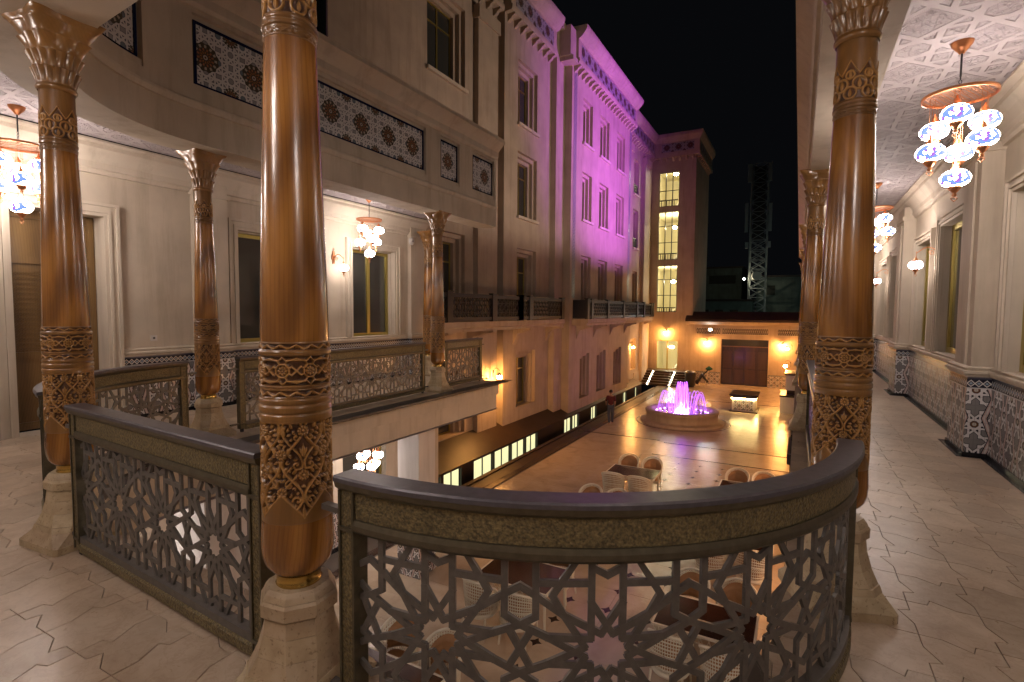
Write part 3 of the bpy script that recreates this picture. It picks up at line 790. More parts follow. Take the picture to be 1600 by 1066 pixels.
def col_upper():
    n = 260; zz = np.concatenate([np.linspace(2.867, 2.955, 34), np.linspace(2.957, 3.20, 84), np.linspace(3.202, 3.30, 10)]); th = np.linspace(0, 2*PI, n, endpoint=False)
    T, Z = np.meshgrid(th, zz)
    zs = [2.867, 2.87, 2.905, 2.909, 2.915, 2.93, 2.936, 2.945, 2.952, 2.957, 3.2, 3.3]; rr = [.105, .1075, .1075, .102, .112, .112, .104, .109, .109, .105, .103, .102]
    R = np.interp(Z, zs, rr)
    v = (Z-2.888)/.014; ph = T*13; g = np.maximum(ridge(np.abs(v-.5*np.sin(ph)), .3), (np.clip(1-((v+.3*np.sin(ph))/.5)**2, 0, 1)**.5)*.6); R = np.where(np.abs(v) < 1, R-.004+.006*g, R)
    W = 2*PI*.105/7; U = np.abs(((T*.105/W) % 1 - .5)*W); V = Z-2.96
    top = .145 + .075*(1-U/(W/2))**1.2
    s1 = ridge(np.abs(np.hypot(U, V-.035)-.032), .006); s2 = ridge(np.abs(np.hypot(U-W/2, V-.085)-.034), .006); s3 = ridge(np.abs(np.hypot(U, V-.135)-.022), .006)
    s4 = leaf(U, V, 0, .01, PI/2, .05, .011); s5 = leaf(U, V, W/2, .055, PI/2, .06, .012); s6 = leaf(U, V, 0, .11, PI/2, .055, .011); s7 = ridge(np.abs(V-top+.006), .006)
    h = np.maximum.reduce([s1, s2, s3, s4, s5, s6, s7]); ins = (V > 0) & (V < top); GL['up'] = np.where(ins, np.clip(h*1.2, 0, 1), .35); R = np.where(ins, R-.010+.0145*h, R)
    mb = MB(); mb.grid([[(R[j, i]*math.cos(th[i]), R[j, i]*math.sin(th[i]), zz[j]) for i in range(n)] for j in range(len(zz))], True, True); return mb
def col_capital():
    n = 192; zz = np.linspace(3.29, 3.80, 92); th = np.linspace(0, 2*PI, n, endpoint=False); rows = []
    for z in zz:
        t = (z-3.33)/.45
        if z < 3.335:
            r = np.full(n, .108 + .012*math.sin(PI*(z-3.29)/.045)); 
        else:
            base = .112 + .05*t + .085*max(0, t)**2.6
            sq = 1/np.maximum(np.abs(np.cos(th)), np.abs(np.sin(th))); sqm = np.clip((t-.45)/.5, 0, 1)
            corner = np.abs(np.sin(2*th))**3
            r = base*(1-sqm) + sqm*(base*(.80 + .34*corner*(sq-1+.7)))
            tier = t*4.2; ti = math.floor(tier); fr = tier-ti; k = (16, 16, 8, 8, 8)[min(4, ti)]
            lob = np.abs(np.cos(th*k/2 + (PI/2 if ti % 2 else 0)))
            r = r + .020*(fr**1.5)*lob*(1.1 if t < .9 else .3) - .010*(1-lob)*math.sin(PI*min(1, fr))
            if t > .95: r = r*1.02
        rows.append([(float(r[i])*math.cos(th[i]), float(r[i])*math.sin(th[i]), float(z)) for i in range(n)])
    mb = MB(); mb.grid(rows, True, True); mb.face(rows[-1]); return mb
def oct_ring(s_, c, z): return [(s_, -s_+c, z), (s_, s_-c, z), (s_-c, s_, z), (-s_+c, s_, z), (-s_, s_-c, z), (-s_, -s_+c, z), (-s_+c, -s_, z), (s_-c, -s_, z)]
def make_column():
    t = thing('wooden_column', 'x', 'column', group='carved wooden columns round the gallery')
    O = .586
    rings = [[(.245, .02, 0), (.245, .02, .05)], [(.245, .02, .052), (.205, .075, .125)], [(.206, .075, .127), (.197, .08, .165)], [(.192, .08, .167), (.168, .09, .245)], [(.168, .09, .247), (.149, .086, .335)],
             [(.149, .086, .337), (.142, .083, .405)], [(.143, .083, .407), (.157, .091, .42), (.159, .093, .474), (.151, .088, .487)], [(.149, .087, .489), (.139, .081, .512), (.125, .073, .53)]]
    ped = MB(); ped.lathe([(.12, .01), (.12, .525)], 12); ped_o = ped.build('pedestal_core', M['travertine'], t)
    for rg in rings:
        b = MB(); rows = [oct_ring(*q) for q in rg]; b.grid(rows, True, False); b.face(rows[0][::-1]); b.face(rows[-1]); b.build('stone_block', M['travertine'], t)
    MB().lathe([(.096, .53), (.099, .535), (.094, .54), (.094, .578), (.1, .584)], 32).build('brass_ring', M['brass'], t)
    col_bulb().build('bulb', M['wood'], t); a_ = col_lower(); shaded_gilt(a_, GL['low'], M['carved'], 'carved_arabesque', t); a_ = col_bands(); shaded_gilt(a_, GL['band'], M['carved'], 'carved_bands', t)
    col_shaft().build('shaft', M['wood'], t); a_ = col_upper(); shaded_gilt(a_, GL['up'], M['carved'], 'carved_collar', t); shaded_gilt(col_capital(), [], M['carved'], 'capital', t)
    return t
col0 = make_column()
lab = {'M': 'nearest thick carved wooden column left of the curved balustrade', 'L': 'dark carved column at far left in front of the wooden door', 'R1': 'large carved column at the right end of the curved balustrade',
       'F': 'small column on cream pedestal between the two left gallery balustrades', 'E': 'far column of the left gallery, last one at the balcony edge', 'E2': 'column standing behind the far left gallery column, against the wall end',
       'R2': 'first smaller column partly hidden behind the big right column', 'R3': 'second smaller column behind the big right column', 'R4': 'third receding column of the right gallery', 'R5': 'farthest receding column of the right gallery'}
for i, (k, p) in enumerate(COLS.items()):
    if i == 0: col0.location = (*p, 0); col0['label'] = lab[k]; col0.rotation_euler = (0, 0, math.radians(4))
    else: dup(col0, (*p, 0), math.radians({'M': 7, 'R1': 20}.get(k, 0)), lab[k])
# ------------------------------------------------------------------ upper parapet over the gallery edge
par = struct(bpy.data.objects.new('gallery_parapet', None)); C.objects.link(par)
ppath = offset_path(void, .10)
ppath = [(-6.6, 11.25)] + ppath[1:-1] + [(.08, 44)]
MB().sweep(ppath, [(0, 3.78), (.5, 3.78), (.5, 4.5), (.02, 4.5), (.02, 4.24), (0, 4.2)]).build('edge_beam', M['wall'], par)
MB().sweep(ppath, [(-.03, 4.19), (-.05, 4.24), (-.05, 4.27), (.01, 4.30), (.015, 4.19)]).build('lower_moulding', M['trim'], par)
MB().sweep(ppath, [(-.03, 5.40), (-.06, 5.44), (-.06, 5.55), (-.12, 5.62), (-.20, 5.70), (-.25, 5.74), (-.25, 5.82), (.3, 5.84), (.3, 5.40)]).build('parapet_cornice', M['trim'], par)
pf, pL = path_fn(ppath)
panels = [(.09, 1.05), (1.57, 2.26), (2.74, 7.32), (7.95, 10.1), (10.9, 13.4)]
pos = 0; wallp = MB(); z0p, z1p = 4.42, 5.34
def seg(s0, s1): return sub_path(ppath, s0, s1, max(2, int((s1-s0)/.12)))
edges = [(0, panels[0][0])] + [(panels[i][1], panels[i+1][0]) for i in range(len(panels)-1)] + [(panels[-1][1], pL)]
for a, b in edges: wallp.sweep(seg(a, b), [(0, 4.29), (.25, 4.29), (.25, 5.41), (0, 5.41)])
for a, b in panels:
    wallp.sweep(seg(a, b), [(0, 4.29), (.25, 4.29), (.25, 4.42), (0, 4.42)], caps=False); wallp.sweep(seg(a, b), [(0, 5.34), (.25, 5.34), (.25, 5.41), (0, 5.41)], caps=False)
wallp.build('parapet_wall', M['wall'], par)
for a, b in panels:
    bk = MB(); bk.sweep(seg(a, b), [(.06, 4.42), (.25, 4.42), (.25, 5.34), (.06, 5.34)], caps=False)
    tp = bk.build('tile_recess', M['wall'], par)
    pn = MB(); sg_ = seg(a+.07, b-.07); pn.strip(sg_, 4.53, 5.24, .048); pn.build('mosaic_panel', M['medal'], tp)
    fr = MB(); sg2 = seg(a+.035, b-.035)
    for zz in ((4.495, 4.53), (5.24, 5.275)): fr.sweep(sg2, [(.035, zz[0]), (.058, zz[0]), (.058, zz[1]), (.035, zz[1])])
    for q in ((a+.035, a+.07), (b-.07, b-.035)): fr.sweep(sub_path(ppath, q[0], q[1], 1), [(.035, 4.53), (.058, 4.53), (.058, 5.24), (.035, 5.24)])
    fr.build('navy_border', M['navy'], tp)
cl = fill_poly([(XL-.2, 11.25), (-6.95, 11.25)] + offset_path(void, .5)[1:-1] + [(.5, 44), (XR+.2, 44), (XR+.2, -4.5), (XL-.2, -4.5)], 4.18); cl.f = [f[::-1] for f in cl.f]
struct(cl.build('gallery_ceiling', M['ceiling']))
rf = fill_poly([(XL-.2, 11.2), (-6.8, 11.2)] + offset_path(void, .3)[1:-1] + [(.27, 44), (XR+.3, 44), (XR+.3, -4.6), (XL-.2, -4.6)], 4.55)
struct(rf.build('gallery_roof', M['roofing']))
# inner plain border of the ceiling by the beam
# ------------------------------------------------------------------ gallery walls
def dado_run(path, parent, z1=.985, off=.012):
    """path travels with the room on its RIGHT"""
    d = MB(); d.strip(path, .0, z1, off); d.f = [f[::-1] for f in d.f]; d.uv = [u[::-1] for u in d.uv]; dd = d.build('tile_dado', M['dado'], parent)
    MB().sweep(path, [(0, .985), (.035, .985), (.035, 1.01), (.06, 1.02), (.06, 1.05), (.03, 1.06), (.045, 1.09), (.02, 1.11), (0, 1.11)][::-1]).build('dado_moulding', M['trim'], parent)
    MB().sweep(path, [(0, .0025), (.095, .0025), (.095, .008), (.03, .010), (.03, .05), (0, .05)][::-1]).build('floor_border', M['black_skirt'], parent)
lw = struct(bpy.data.objects.new('left_gallery_wall', None)); C.objects.link(lw)
W = Wall((XL, 0), (0, 1), (1, 0)); s_ = MB()
Lh = [(2.98, 0, 4.06, 3.1), (6.2, 1.1, 7.75, 3.2), (9.05, 1.1, 10.5, 3.2)]
W.sheet(s_, -4.5, 0, 11.7, 4.3, Lh)
s_.box((XL-.6, 11.7, G0), (XL, 11.72, 5.2)); s_.box((-11.5, 11.6, G0), (XL-.001, 11.69, 5.2)); s_.build('wall_face', M['wall'], lw)
for h in Lh[1:]: window(W, h, lw, steps=((0, .0), (.08, .03)), depth=.22, frame=.07, sill=False, trans=())
def casing(W, h, parent, wd=.2, floor=False, t=.045):
    c = MB(); u0, z0, u1, z1 = h
    for k, (i, o, dp) in enumerate(((0.0, wd, t), (wd*.25, wd*.45, t*1.5), (wd*.75, wd, t*1.7))):
        o -= .003*k; W.box(c, u0-o, z0, u0-i, z1+o, .001*(k+1), dp); W.box(c, u1+i, z0, u1+o, z1+o, .001*(k+1), dp); W.box(c, u0-i, z1+i, u1+i, z1+o-.0015, .001*(k+1), dp*.995)
    return c.build('door_casing' if floor else 'window_casing', M['trim'], parent)
for h in Lh: casing(W, h, lw, .2, h[1] == 0)
def big_door(W, h, parent, depth=.28):
    rv = MB(); W.reveal(rv, h, 0, -depth); d = rv.build('door_reveal', M['trim'], parent)
    u0, z0, u1, z1 = h; D = -depth
    b = MB(); W.box(b, u0, z0+.02, u1, z1, D-.05, D); do = b.build('door', M['door_wood'], parent)
    f = MB(); um = (u0+u1)/2
    for (a, c_) in ((u0, um), (um, u1)):
        W.box(f, a+.01, z0+.03, a+.09, z1-.02, D, D+.03); W.box(f, c_-.09, z0+.03, c_-.01, z1-.02, D, D+.03)
        for zz in (z0+.03, z0+1.02, z1-.75, z1-.12): W.box(f, a+.09, zz, c_-.09, zz+.1, D, D+.028)
    f.build('rail_frame', M['door_wood'], do)
    for (a, c_) in ((u0, um), (um, u1)):
        g = MB()
        for i in range(9):
            for j in range(16):
                cu = a+.11 + (c_-a-.22)*i/8; cz = z0+1.16 + (z1-z0-2.05)*j/15
                g.bar(W.P(cu-.02, cz-.02, D+.006), W.P(cu+.02, cz+.02, D+.006), .008); g.bar(W.P(cu-.02, cz+.02, D+.0065), W.P(cu+.02, cz-.02, D+.0065), .008)
        g.build('carved_panel', M['door_wood'], do)
    h_ = MB(); h_.tube([W.P(um+.06, z0+1.0, D+.03), W.P(um+.06, z0+1.0, D+.07), W.P(um+.06, z0+1.2, D+.07), W.P(um+.06, z0+1.2, D+.03)], .01); h_.build('handle', M['brass'], do)
    return do
big_door(W, Lh[0], lw)
# dado path of the left wall: room lies on the right when travelling towards -y
def pil_path(x, d, y0, y1, pil, sgn):     # travelling from y1 down to y0 (left wall) or y0 up to y1 (right wall)
    ys = sorted(pil); P = []
    if sgn > 0:
        P = [(x, y0)]
        for a, b in ys: P += [(x, a), (x-d, a), (x-d, b), (x, b)]
        P.append((x, y1))
    else:
        P = [(x, y0)]
        for a, b in ys: P += [(x, a), (x+d, a), (x+d, b), (x, b)]
        P.append((x, y1))
    return P
for pth in (pil_path(XL, .12, 4.27, 11.7, [(5.35, 5.97), (11.05, 11.68)], -1), pil_path(XL, .12, -4.5, 2.77, [(.3, .9)], -1)): dado_run(pth, lw)
for a, b in ((5.36, 5.96), (11.06, 11.66), (.31, .89)):
    p = MB(); p.box((XL, a, 1.05), (XL+.11, b, 3.95)); p.box((XL, a-.03, 3.68), (XL+.14, b+.03, 3.76)); p.build('pilaster', M['wall'], lw)
def cornice(path, parent, zt=4.175):
    MB().sweep(path, [(0, zt-.46), (.05, zt-.46), (.05, zt-.40), (.08, zt-.38), (.08, zt-.3), (.14, zt-.2), (.2, zt-.12), (.2, zt-.06), (.28, zt-.04), (.28, zt-.012), (0, zt-.012)][::-1]).build('ceiling_cornice', M['trim'], parent)
    MB().sweep(path, [(0, zt-.011), (.29, zt-.011), (.29, zt), (0, zt)][::-1]).build('black_line', M['black_skirt'], parent)  # thin black strip between cornice and ceiling
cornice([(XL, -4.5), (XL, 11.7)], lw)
rw = struct(bpy.data.objects.new('right_gallery_wall', None)); C.objects.link(rw)
W2 = Wall((XR, 0), (0, 1), (-1, 0)); s_ = MB(); Rh = []; pils = []
for k in range(-1, 7):
    y = 5.4*k
    pils.append((2.9+y, 3.7+y)); Rh += [(4.0+y, 1.1, 5.85+y, 3.2), (6.55+y, 1.1, 7.85+y, 3.1)]
Rh = [h for h in Rh if h[2] < 40 and h[0] > -4]; pils = [p for p in pils if p[0] > -4.4]
W2.sheet(s_, -4.5, 0, 44, 4.3, Rh); s_.build('wall_face', M['wall'], rw)
for h in Rh: 
    if h[0] > 3: window(W2, h, rw, steps=((0, 0), (.05, .0)), depth=.155, frame=.09, sill=False, trans=()); casing(W2, h, rw, .16)
    else: q = MB(); W2.quad(q, h[0], h[1], h[2], h[3], -.05); q.build('pane', M['pane'], rw)
RP = pil_path(XR, .23, -4.5, 43.9, pils, 1)
def dado_left(path, parent):              # room on the LEFT of travel: mirror the offsets
    d = MB(); d.strip(path, .0, .985, -.012); d.f = [f[::-1] for f in d.f]; d.uv = [u[::-1] for u in d.uv]; d.build('tile_dado', M['dado'], parent)
    MB().sweep(path, [(0, .985), (-.035, .985), (-.035, 1.01), (-.06, 1.02), (-.06, 1.05), (-.03, 1.06), (-.045, 1.09), (-.02, 1.11), (0, 1.11)]).build('dado_moulding', M['trim'], parent)
    MB().sweep(path, [(0, .0025), (-.095, .0025), (-.095, .008), (-.03, .010), (-.03, .05), (0, .05)]).build('floor_border', M['black_skirt'], parent)
dado_left(RP, rw)
for a, b in pils:
    p = MB(); p.box((XR-.21, a+.02, 1.05), (XR, b-.02, 3.95)); p.box((XR-.24, a-.01, 3.68), (XR, b+.01, 3.76)); p.box((XR-.235, a+.2, 1.1), (XR-.2, b-.2, 3.6)); p.build('pilaster', M['wall'], rw)
MB().sweep([(XR, -4.5), (XR, 44)], [(-o, z) for o, z in [(0, 3.715), (.05, 3.715), (.05, 3.775), (.08, 3.795), (.08, 3.875), (.14, 3.975), (.2, 4.055), (.2, 4.115), (.28, 4.135), (.28, 4.163), (0, 4.163)]]).build('ceiling_cornice', M['trim'], rw)
bw = struct(bpy.data.objects.new('rear_gallery_wall', None)); C.objects.link(bw)
b_ = MB(); b_.box((XL-.1, -2.8, 0), (XR+.1, -2.7, 4.3)); b_.build('wall_face', M['wall'], bw); dado_run([(XR, -2.7), (XL, -2.7)], bw)
# ------------------------------------------------------------------ ground floor
def rect_floor(x0, y0, x1, y1, z): return [(x0, y0, z), (x1, y0, z), (x1, y1, z), (x0, y1, z)]
gd = MB(); gd.face(rect_floor(-9.3, -4.5, 12, 46, G0-.012)); gd.face(rect_floor(-60, 45.5, 60, 400, G0-.4)); gd.face(rect_floor(-60, 46, 60, 400, G0-.35))
court = struct(gd.build('courtyard_ground', M['grout']))
# octagonal slabs with four-pointed star inlays
CS = .76
def notch(cs, c):
    h = cs/2; P = []
    for sx, sy in ((1, 1), (-1, 1), (-1, -1), (1, -1)):
        a = [(sx*h, sy*(h-c)), (sx*(h-c*.35), sy*(h-c*.35)), (sx*(h-c), sy*h)]
        if sx*sy < 0: a.reverse()
        P += a
    return P
n_me = tile_mesh(notch(CS, .12), 'courtyard_slab', M['court'], .002)
st4 = []
for i in range(8):
    r = .118 if i % 2 == 0 else .060; st4.append((r*math.cos(i*PI/4), r*math.sin(i*PI/4)))
s_me = tile_mesh(st4, 'star_inlay', M['inlay'], .001)
sq = [(-CS/2, -CS/2), (CS/2, -CS/2), (CS/2, CS/2), (-CS/2, CS/2)]; sq_me = tile_mesh(sq, 'courtyard_slab', M['court'], .002)
n1 = n2 = 0; rest = []; rest2 = []
nx0 = int(4.9/CS)
for j in range(0, 24):
    for i in range(-6, 1):
        x = (i)*CS - .35; y = 2.9 + j*CS
        if y < 20.7-CS/2:
            if n1 < 160: o = inst(n_me, court, (x, y, G0)); n1 += 1
            else: rest.append((n_me, x, y))
            if n2 < 160: o = inst(s_me, court, (x+CS/2, y+CS/2, G0-.0005), 0, 'star_inlay'); n2 += 1
ylast = 2.9 + CS*int((20.7-CS/2-2.9)/CS) + CS/2
xl = -6*CS-.35-CS/2
for j in range(-4, 60):
    y = 2.9 + j*CS
    for i in range(-12, 5):
        x = i*CS-.35
        inner = (-6 <= i <= 0 and 0 <= j and y < 20.7-CS/2)
        if inner or y > 43.6: continue
        if x < -8.5+CS/2 or x > 2.5: continue
        rest.append((sq_me, x, y))
o = join_meshes(rest, 'distant_slabs', M['court'], court); o.location.z = G0
bd = MB()
for (x0, y0, x1, y1) in ((-4.95, 20.72, .2, 20.80), (-4.95, 22.8, .2, 22.9), (-8.62, 3, -8.40, 44), (-9.0, 23.1, -5.2, 23.2), (-4.95, 35.0, 0, 35.1)): bd.box((x0, y0, G0-.01), (x1, y1, G0+.006))
bd.build('dark_border_strips', M['inlay'], court)
rg = MB(); rg.lathe([(2.25, G0-.01), (2.25, G0+.007), (2.33, G0+.007), (2.33, G0-.01)], 64, (-5.1, 27.7, 0)); rg.build('dark_ring_strip', M['inlay'], court)
# light well along the left facade
lwell = struct(bpy.data.objects.new('light_well', None)); C.objects.link(lwell)
k = MB(); k.box((-9.3, 12.0, -6), (-8.66, 39, G0+.0)); k.box((-9.3, 12.0, G0), (-9.14, 39, G0+.05)); k.build('kerb', M['brown_clad'], lwell)
k = MB(); k.box((-10.4, 12.0, -6.1), (-9.3, 39, -6.0)); k.build('well_floor', M['brown_clad'], lwell)
WW = Wall((-10.2, 0), (0, 1), (1, 0)); wh = [(12.6, -4.6, 13.9, -3.72), (14.05, -4.6, 15.1, -3.72), (15.9, -4.6, 17.3, -3.72), (17.4, -4.6, 18.7, -3.72), (18.8, -4.6, 20.0, -3.72), (20.1, -4.6, 21.2, -3.72), (24.3, -4.6, 25.3, -3.7), (25.4, -4.6, 26.3, -3.7), (28.2, -4.6, 29.1, -3.7), (31.4, -4.6, 32.2, -3.7), (34.4, -4.6, 35.2, -3.7), (37.2, -4.6, 37.9, -3.7)]
k = MB(); WW.sheet(k, 12, -6, 39, -3.62, wh); k.build('well_wall', M['brown_clad'], lwell)
for h in wh:
    r = MB(); WW.reveal(r, h, 0, -.1); wo = r.build('basement_window', M['dark_iron'], lwell)
    q = MB(); WW.quad(q, h[0]+.04, h[1], h[2]-.04, h[3]-.03, -.1); q.build('pane', M['lit_window'], wo)
    q = MB(); u = (h[0]+h[2])/2; WW.box(q, u-.02, h[1], u+.02, h[3], -.095, -.06); q.build('frame', M['dark_iron'], wo)
k = MB(); P0 = [(-10.12, -3.62), (-10.12, -3.70), (-11.4, -3.70), (-11.4, -3.02)]
k.sweep([(0, 12.0), (0, 39)], [(x, z) for x, z in P0][::1]); k.build('sloping_ledge', M['brown_clad'], lwell)
# ------------------------------------------------------------------ facades beyond the galleries
def modillion(depth=.35, h=.32, w_=.16):
    prof = [(0, 0), (depth, 0), (depth, -.06), (depth*.85, -.10), (depth*.62, -.13), (depth*.5, -.2), (depth*.25, -.26), (0, -h)]
    mb = MB(); n = len(prof)
    a = [(x, -w_/2, z) for x, z in prof]; b = [(x, w_/2, z) for x, z in prof]
    mb.face(a); mb.face(b[::-1])
    for i in range(n): j = (i+1) % n; mb.face([a[i], b[i], b[j], a[j]])
    me = mb.mesh('bracket', M['facade']); fix_normals(me); return me
mod_me = modillion(); big_mod = modillion(.95, .8, .3)
def facade(name, label, X_, y0, y1, wins, parent_steps, zbase=-3.7, ztop=15.0, panel=(14.25, 15.0), seen_end=True, frieze=True, over=.7, balc=None, back=-13.5, pil=()):
    t = thing(name, label, 'building wing', (0, 0, 0))
    W = Wall((X_, 0), (0, 1), (1, 0)); s_ = MB()
    W.sheet(s_, y0, zbase, y1, 15.6, wins); s_.box((back, y0, zbase), (X_-.001, y0+.02, 15.6)); s_.box((back, y1-.02, zbase), (X_-.001, y1, 15.6)); s_.box((back, y0+.02, 15.5), (X_-.02, y1-.02, 15.58))
    s_.build('wall', M['facade'], t)
    for h in wins:
        window(W, h, t, steps=((0, .0), (.16, .16), (.16, .16)), depth=.5, frame=.05, mull=1 if h[2]-h[0] > 1 else 0, wm='facade', sill=h[1] > 3, railh=.75 if name == 'corner_wing' and h[1] > 4 else 0)
    for a, b in pil:
        p = MB(); p.box((X_, a, zbase), (X_+.22, b, 13.4)); p.box((X_, a-.06, 12.9), (X_+.3, b+.06, 13.4)); p.build('pilaster', M['facade'], t)
    cx = X_
    co_ = MB()
    co_.sweep([(cx-.3, y0), (cx, y0), (cx, y1), (cx-.3, y1)] if False else [(cx, y0-.0), (cx, y1)], [(o, z) for o, z in [(0, 13.95), (over*.45, 13.98), (over*.5, 14.08), (over*.5, 14.2), (over*.42, 14.22), (over*.42, 15.12), (over*.6, 15.2), (over*.8, 15.35), (over*.95, 15.5), (over, 15.6), (over, 15.72), (0, 15.75)]])
    cor = co_.build('cornice', M['facade'], t); fix_normals(cor.data)
    n = max(1, int((y1-y0)/.52))
    for i in range(n):
        inst(mod_me, cor, (cx, y0+.3+(y1-y0-.6)*i/max(1, n-1), 13.97), 0, 'bracket')
    if frieze:
        f = MB(); xx = cx+over*.42+.006
        f.face([(xx, y0+.4, panel[0]+.05), (xx, y1-.4, panel[0]+.05), (xx, y1-.4, panel[1]), (xx, y0+.4, panel[1])], [(y0+.4, panel[0]+.05), (y1-.4, panel[0]+.05), (y1-.4, panel[1]), (y0+.4, panel[1])]); f.build('tile_frieze', M['frieze'], cor)
    if balc:
        a, b, xf, piers = balc
        bb = MB(); bb.sweep([(0, a), (0, b)], [(X_, .98), (xf-.12, .98), (xf-.12, 1.08), (xf-.03, 1.14), (xf-.03, 1.33), (X_, 1.33)]); bo = bb.build('balcony', M['facade'], t); fix_normals(bo.data)
        ms = modillion(abs(xf-X_)*.95, .75, .28)
        for y in piers: inst(ms, bo, (X_, min(b-.2, max(a+.2, y+.1)), .98), 0, 'bracket')
        ys = [a] + [p for p in piers if p > a+.3] + ([b] if piers[-1] < b-.3 else [])
        for i in range(len(ys)-1):
            ya, yb = ys[i]+.16, ys[i+1]-.16
            r = MB(); r.box((xf-.12, ya, 2.18), (xf-.03, yb, 2.32)); r.box((xf-.11, ya, 1.36), (xf-.04, yb, 1.5)); 
            m_ = max(2, int((yb-ya)/.30)); 
            for q in range(m_):
                c0 = ya+(yb-ya)*q/m_; c1 = ya+(yb-ya)*(q+1)/m_; 
                for (p_, q_) in (((c0, 1.5), (c1, 1.84)), ((c1, 1.5), (c0, 1.84)), ((c0, 1.84), (c1, 2.18)), ((c1, 1.84), (c0, 2.18)), ((c0, 1.67), (c1, 1.67)), ((c0, 2.01), (c1, 2.01)), ((c0, 1.5), (c0, 2.18)), (((c0+c1)/2, 1.5), ((c0+c1)/2, 2.18))):
                    r.bar((xf-.075+random.uniform(-.002, .002), p_[0], p_[1]), (xf-.075, q_[0], q_[1]), .035, .02)
            r.build('balcony_railing', M['dark_iron'], t)
        for y in ys:
            p = MB(); p.box((xf-.16, y-.16, 1.331), (xf+.0, y+.16, 2.34)); p.box((xf-.18, y-.18, 2.34), (xf+.02, y+.18, 2.38)); p.build('balcony_pier', M['dark_iron'], t)
        
        for yy in (b-.1, a+.05): e = MB(); e.box((X_, yy, 1.36), (xf-.16, yy+.05, 2.3)); e.build('side_railing', M['dark_iron'], t)
    return t, W
zz_ = [(-3.0, -.35), (1.4, 4.6), (6.0, 9.0), (10.0, 12.9)]
facade('shadowed_wing', 'beige wing just beyond the left gallery with dark recessed windows and balcony', -11.35, 11.7, 19.4, [(14.7, a, 17.0, b) for a, b in zz_], 2, balc=(12.0, 19.4, -10.1, [14.3, 17.2]), pil=[(17.6, 19.1)])
facade('recessed_window_wing', 'beige bay with stacked railed windows left of the purple lit wing', -11.0, 19.4, 24.0, [(20.6, -2.6, 22.5, -.1), (20.6, 1.4, 22.5, 4.5), (20.6, 5.9, 22.5, 8.7), (20.6, 9.9, 22.5, 12.6)], 2, balc=(19.4, 24.0, -10.1, [20.3, 23.75]))
tB, WB = facade('purple_lit_wing', 'projecting wing washed in purple light with three columns of windows', -10.3, 25.0, 35.6, [(y, a, y+w2, b) for y, w2 in ((26.55, 1.45), (29.25, 1.6), (32.4, 1.65)) for a, b in ((-3.0, -.6), (1.4, 4.7), (6.6, 9.1), (10.6, 12.9))], 3, over=.75, balc=(25.4, 36.4, -9.4, [26.0, 28.6, 31.6, 34.6]))
b = MB(); b.box((-13, 24.0, -3.7), (-10.7, 25.0, 15.3)); b.box((-13, 24.0, 15.3), (-10.4, 25.0, 15.6)); b.box((-10.7, 24.35, 13.9), (-10.0, 24.99, 14.1)); b.box((-10.7, 24.25, 14.1), (-10.1, 24.99, 15.5)); b.build('corner_pier', M['facade'], tB)
for y in (25.25, 35.1):
    q = MB(); q.face([(-10.294, y, 2.4), (-10.294, y+.42, 2.4), (-10.294, y+.42, 13.8), (-10.294, y, 13.8)], [(0, 2.4), (.42, 2.4), (.42, 13.8), (0, 13.8)]); q.build('tile_strip', M['strip'], tB)
facade('corner_wing', 'set back wing with narrow windows between the purple wing and stair tower', -10.85, 35.6, 43.5, [(38.2, a, 39.6, b) for a, b in ((-2.6, -.3), (1.5, 4.7), (6.4, 9.2), (10.3, 12.8))], 2, over=.55, balc=(36.6, 41.5, -10.0, [37.2, 40.9]), pil=[(40.6, 42.2), (36.2, 37.2)])
# ------------------------------------------------------------------ stair tower
Ye = 43.55
tw = thing('stair_tower', 'stair tower with tall lit glazed window and tiled cornice at the far left corner', 'tower')
WT = Wall((0, Ye), (1, 0), (0, -1)); s_ = MB()
th_ = [(-10.28, 10.15, -8.7, 12.85), (-10.28, 5.9, -8.7, 9.75), (-10.28, 1.7, -8.7, 5.45), (-10.21, -2.95, -8.5, -.6)]
WT.sheet(s_, -10.9, G0, -7.45, 14.6, th_); s_.box((-7.45-.3, Ye+.004, .9), (-7.452, 50, 15.0)); s_.box((-11, Ye+5.9, G0), (-7.8, Ye+6, 15)); s_.box((-11.1, Ye, G0), (-11, 50, 15))
s_.build('wall', M['facade'], tw)
cc = MB()
cp = [(-10.9, Ye), (-7.45, Ye), (-7.45, 50)]
cc.sweep(cp, [(o, z) for o, z in [(0, 13.95), (.28, 13.98), (.3, 14.2), (.24, 14.22), (.24, 15.1), (.38, 15.3), (.5, 15.5), (.52, 15.72), (-.1, 15.75), (-.1, 13.95)]]); cor = cc.build('cornice', M['facade'], tw); fix_normals(cor.data)
for i in range(6): inst(mod_me, cor, (-10.2+i*.5, Ye, 13.97), -PI/2, 'bracket')
for i in range(12): inst(mod_me, cor, (-7.45, Ye+.3+i*.5, 13.97), 0, 'bracket')
q = MB(); q.face([(-10.1, Ye-.246, 14.35), (-7.6, Ye-.246, 14.35), (-7.6, Ye-.246, 15.0), (-10.1, Ye-.246, 15.0)], [(0, 14.35), (2.5, 14.35), (2.5, 15.0), (0, 15.0)])
q.face([(-7.2, Ye+.2, 14.35), (-7.2, 49.8, 14.35), (-7.2, 49.8, 15.0), (-7.2, Ye+.2, 15.0)], [(0, 14.35), (6, 14.35), (6, 15.0), (0, 15.0)]); q.build('tile_frieze', M['frieze'], cor)
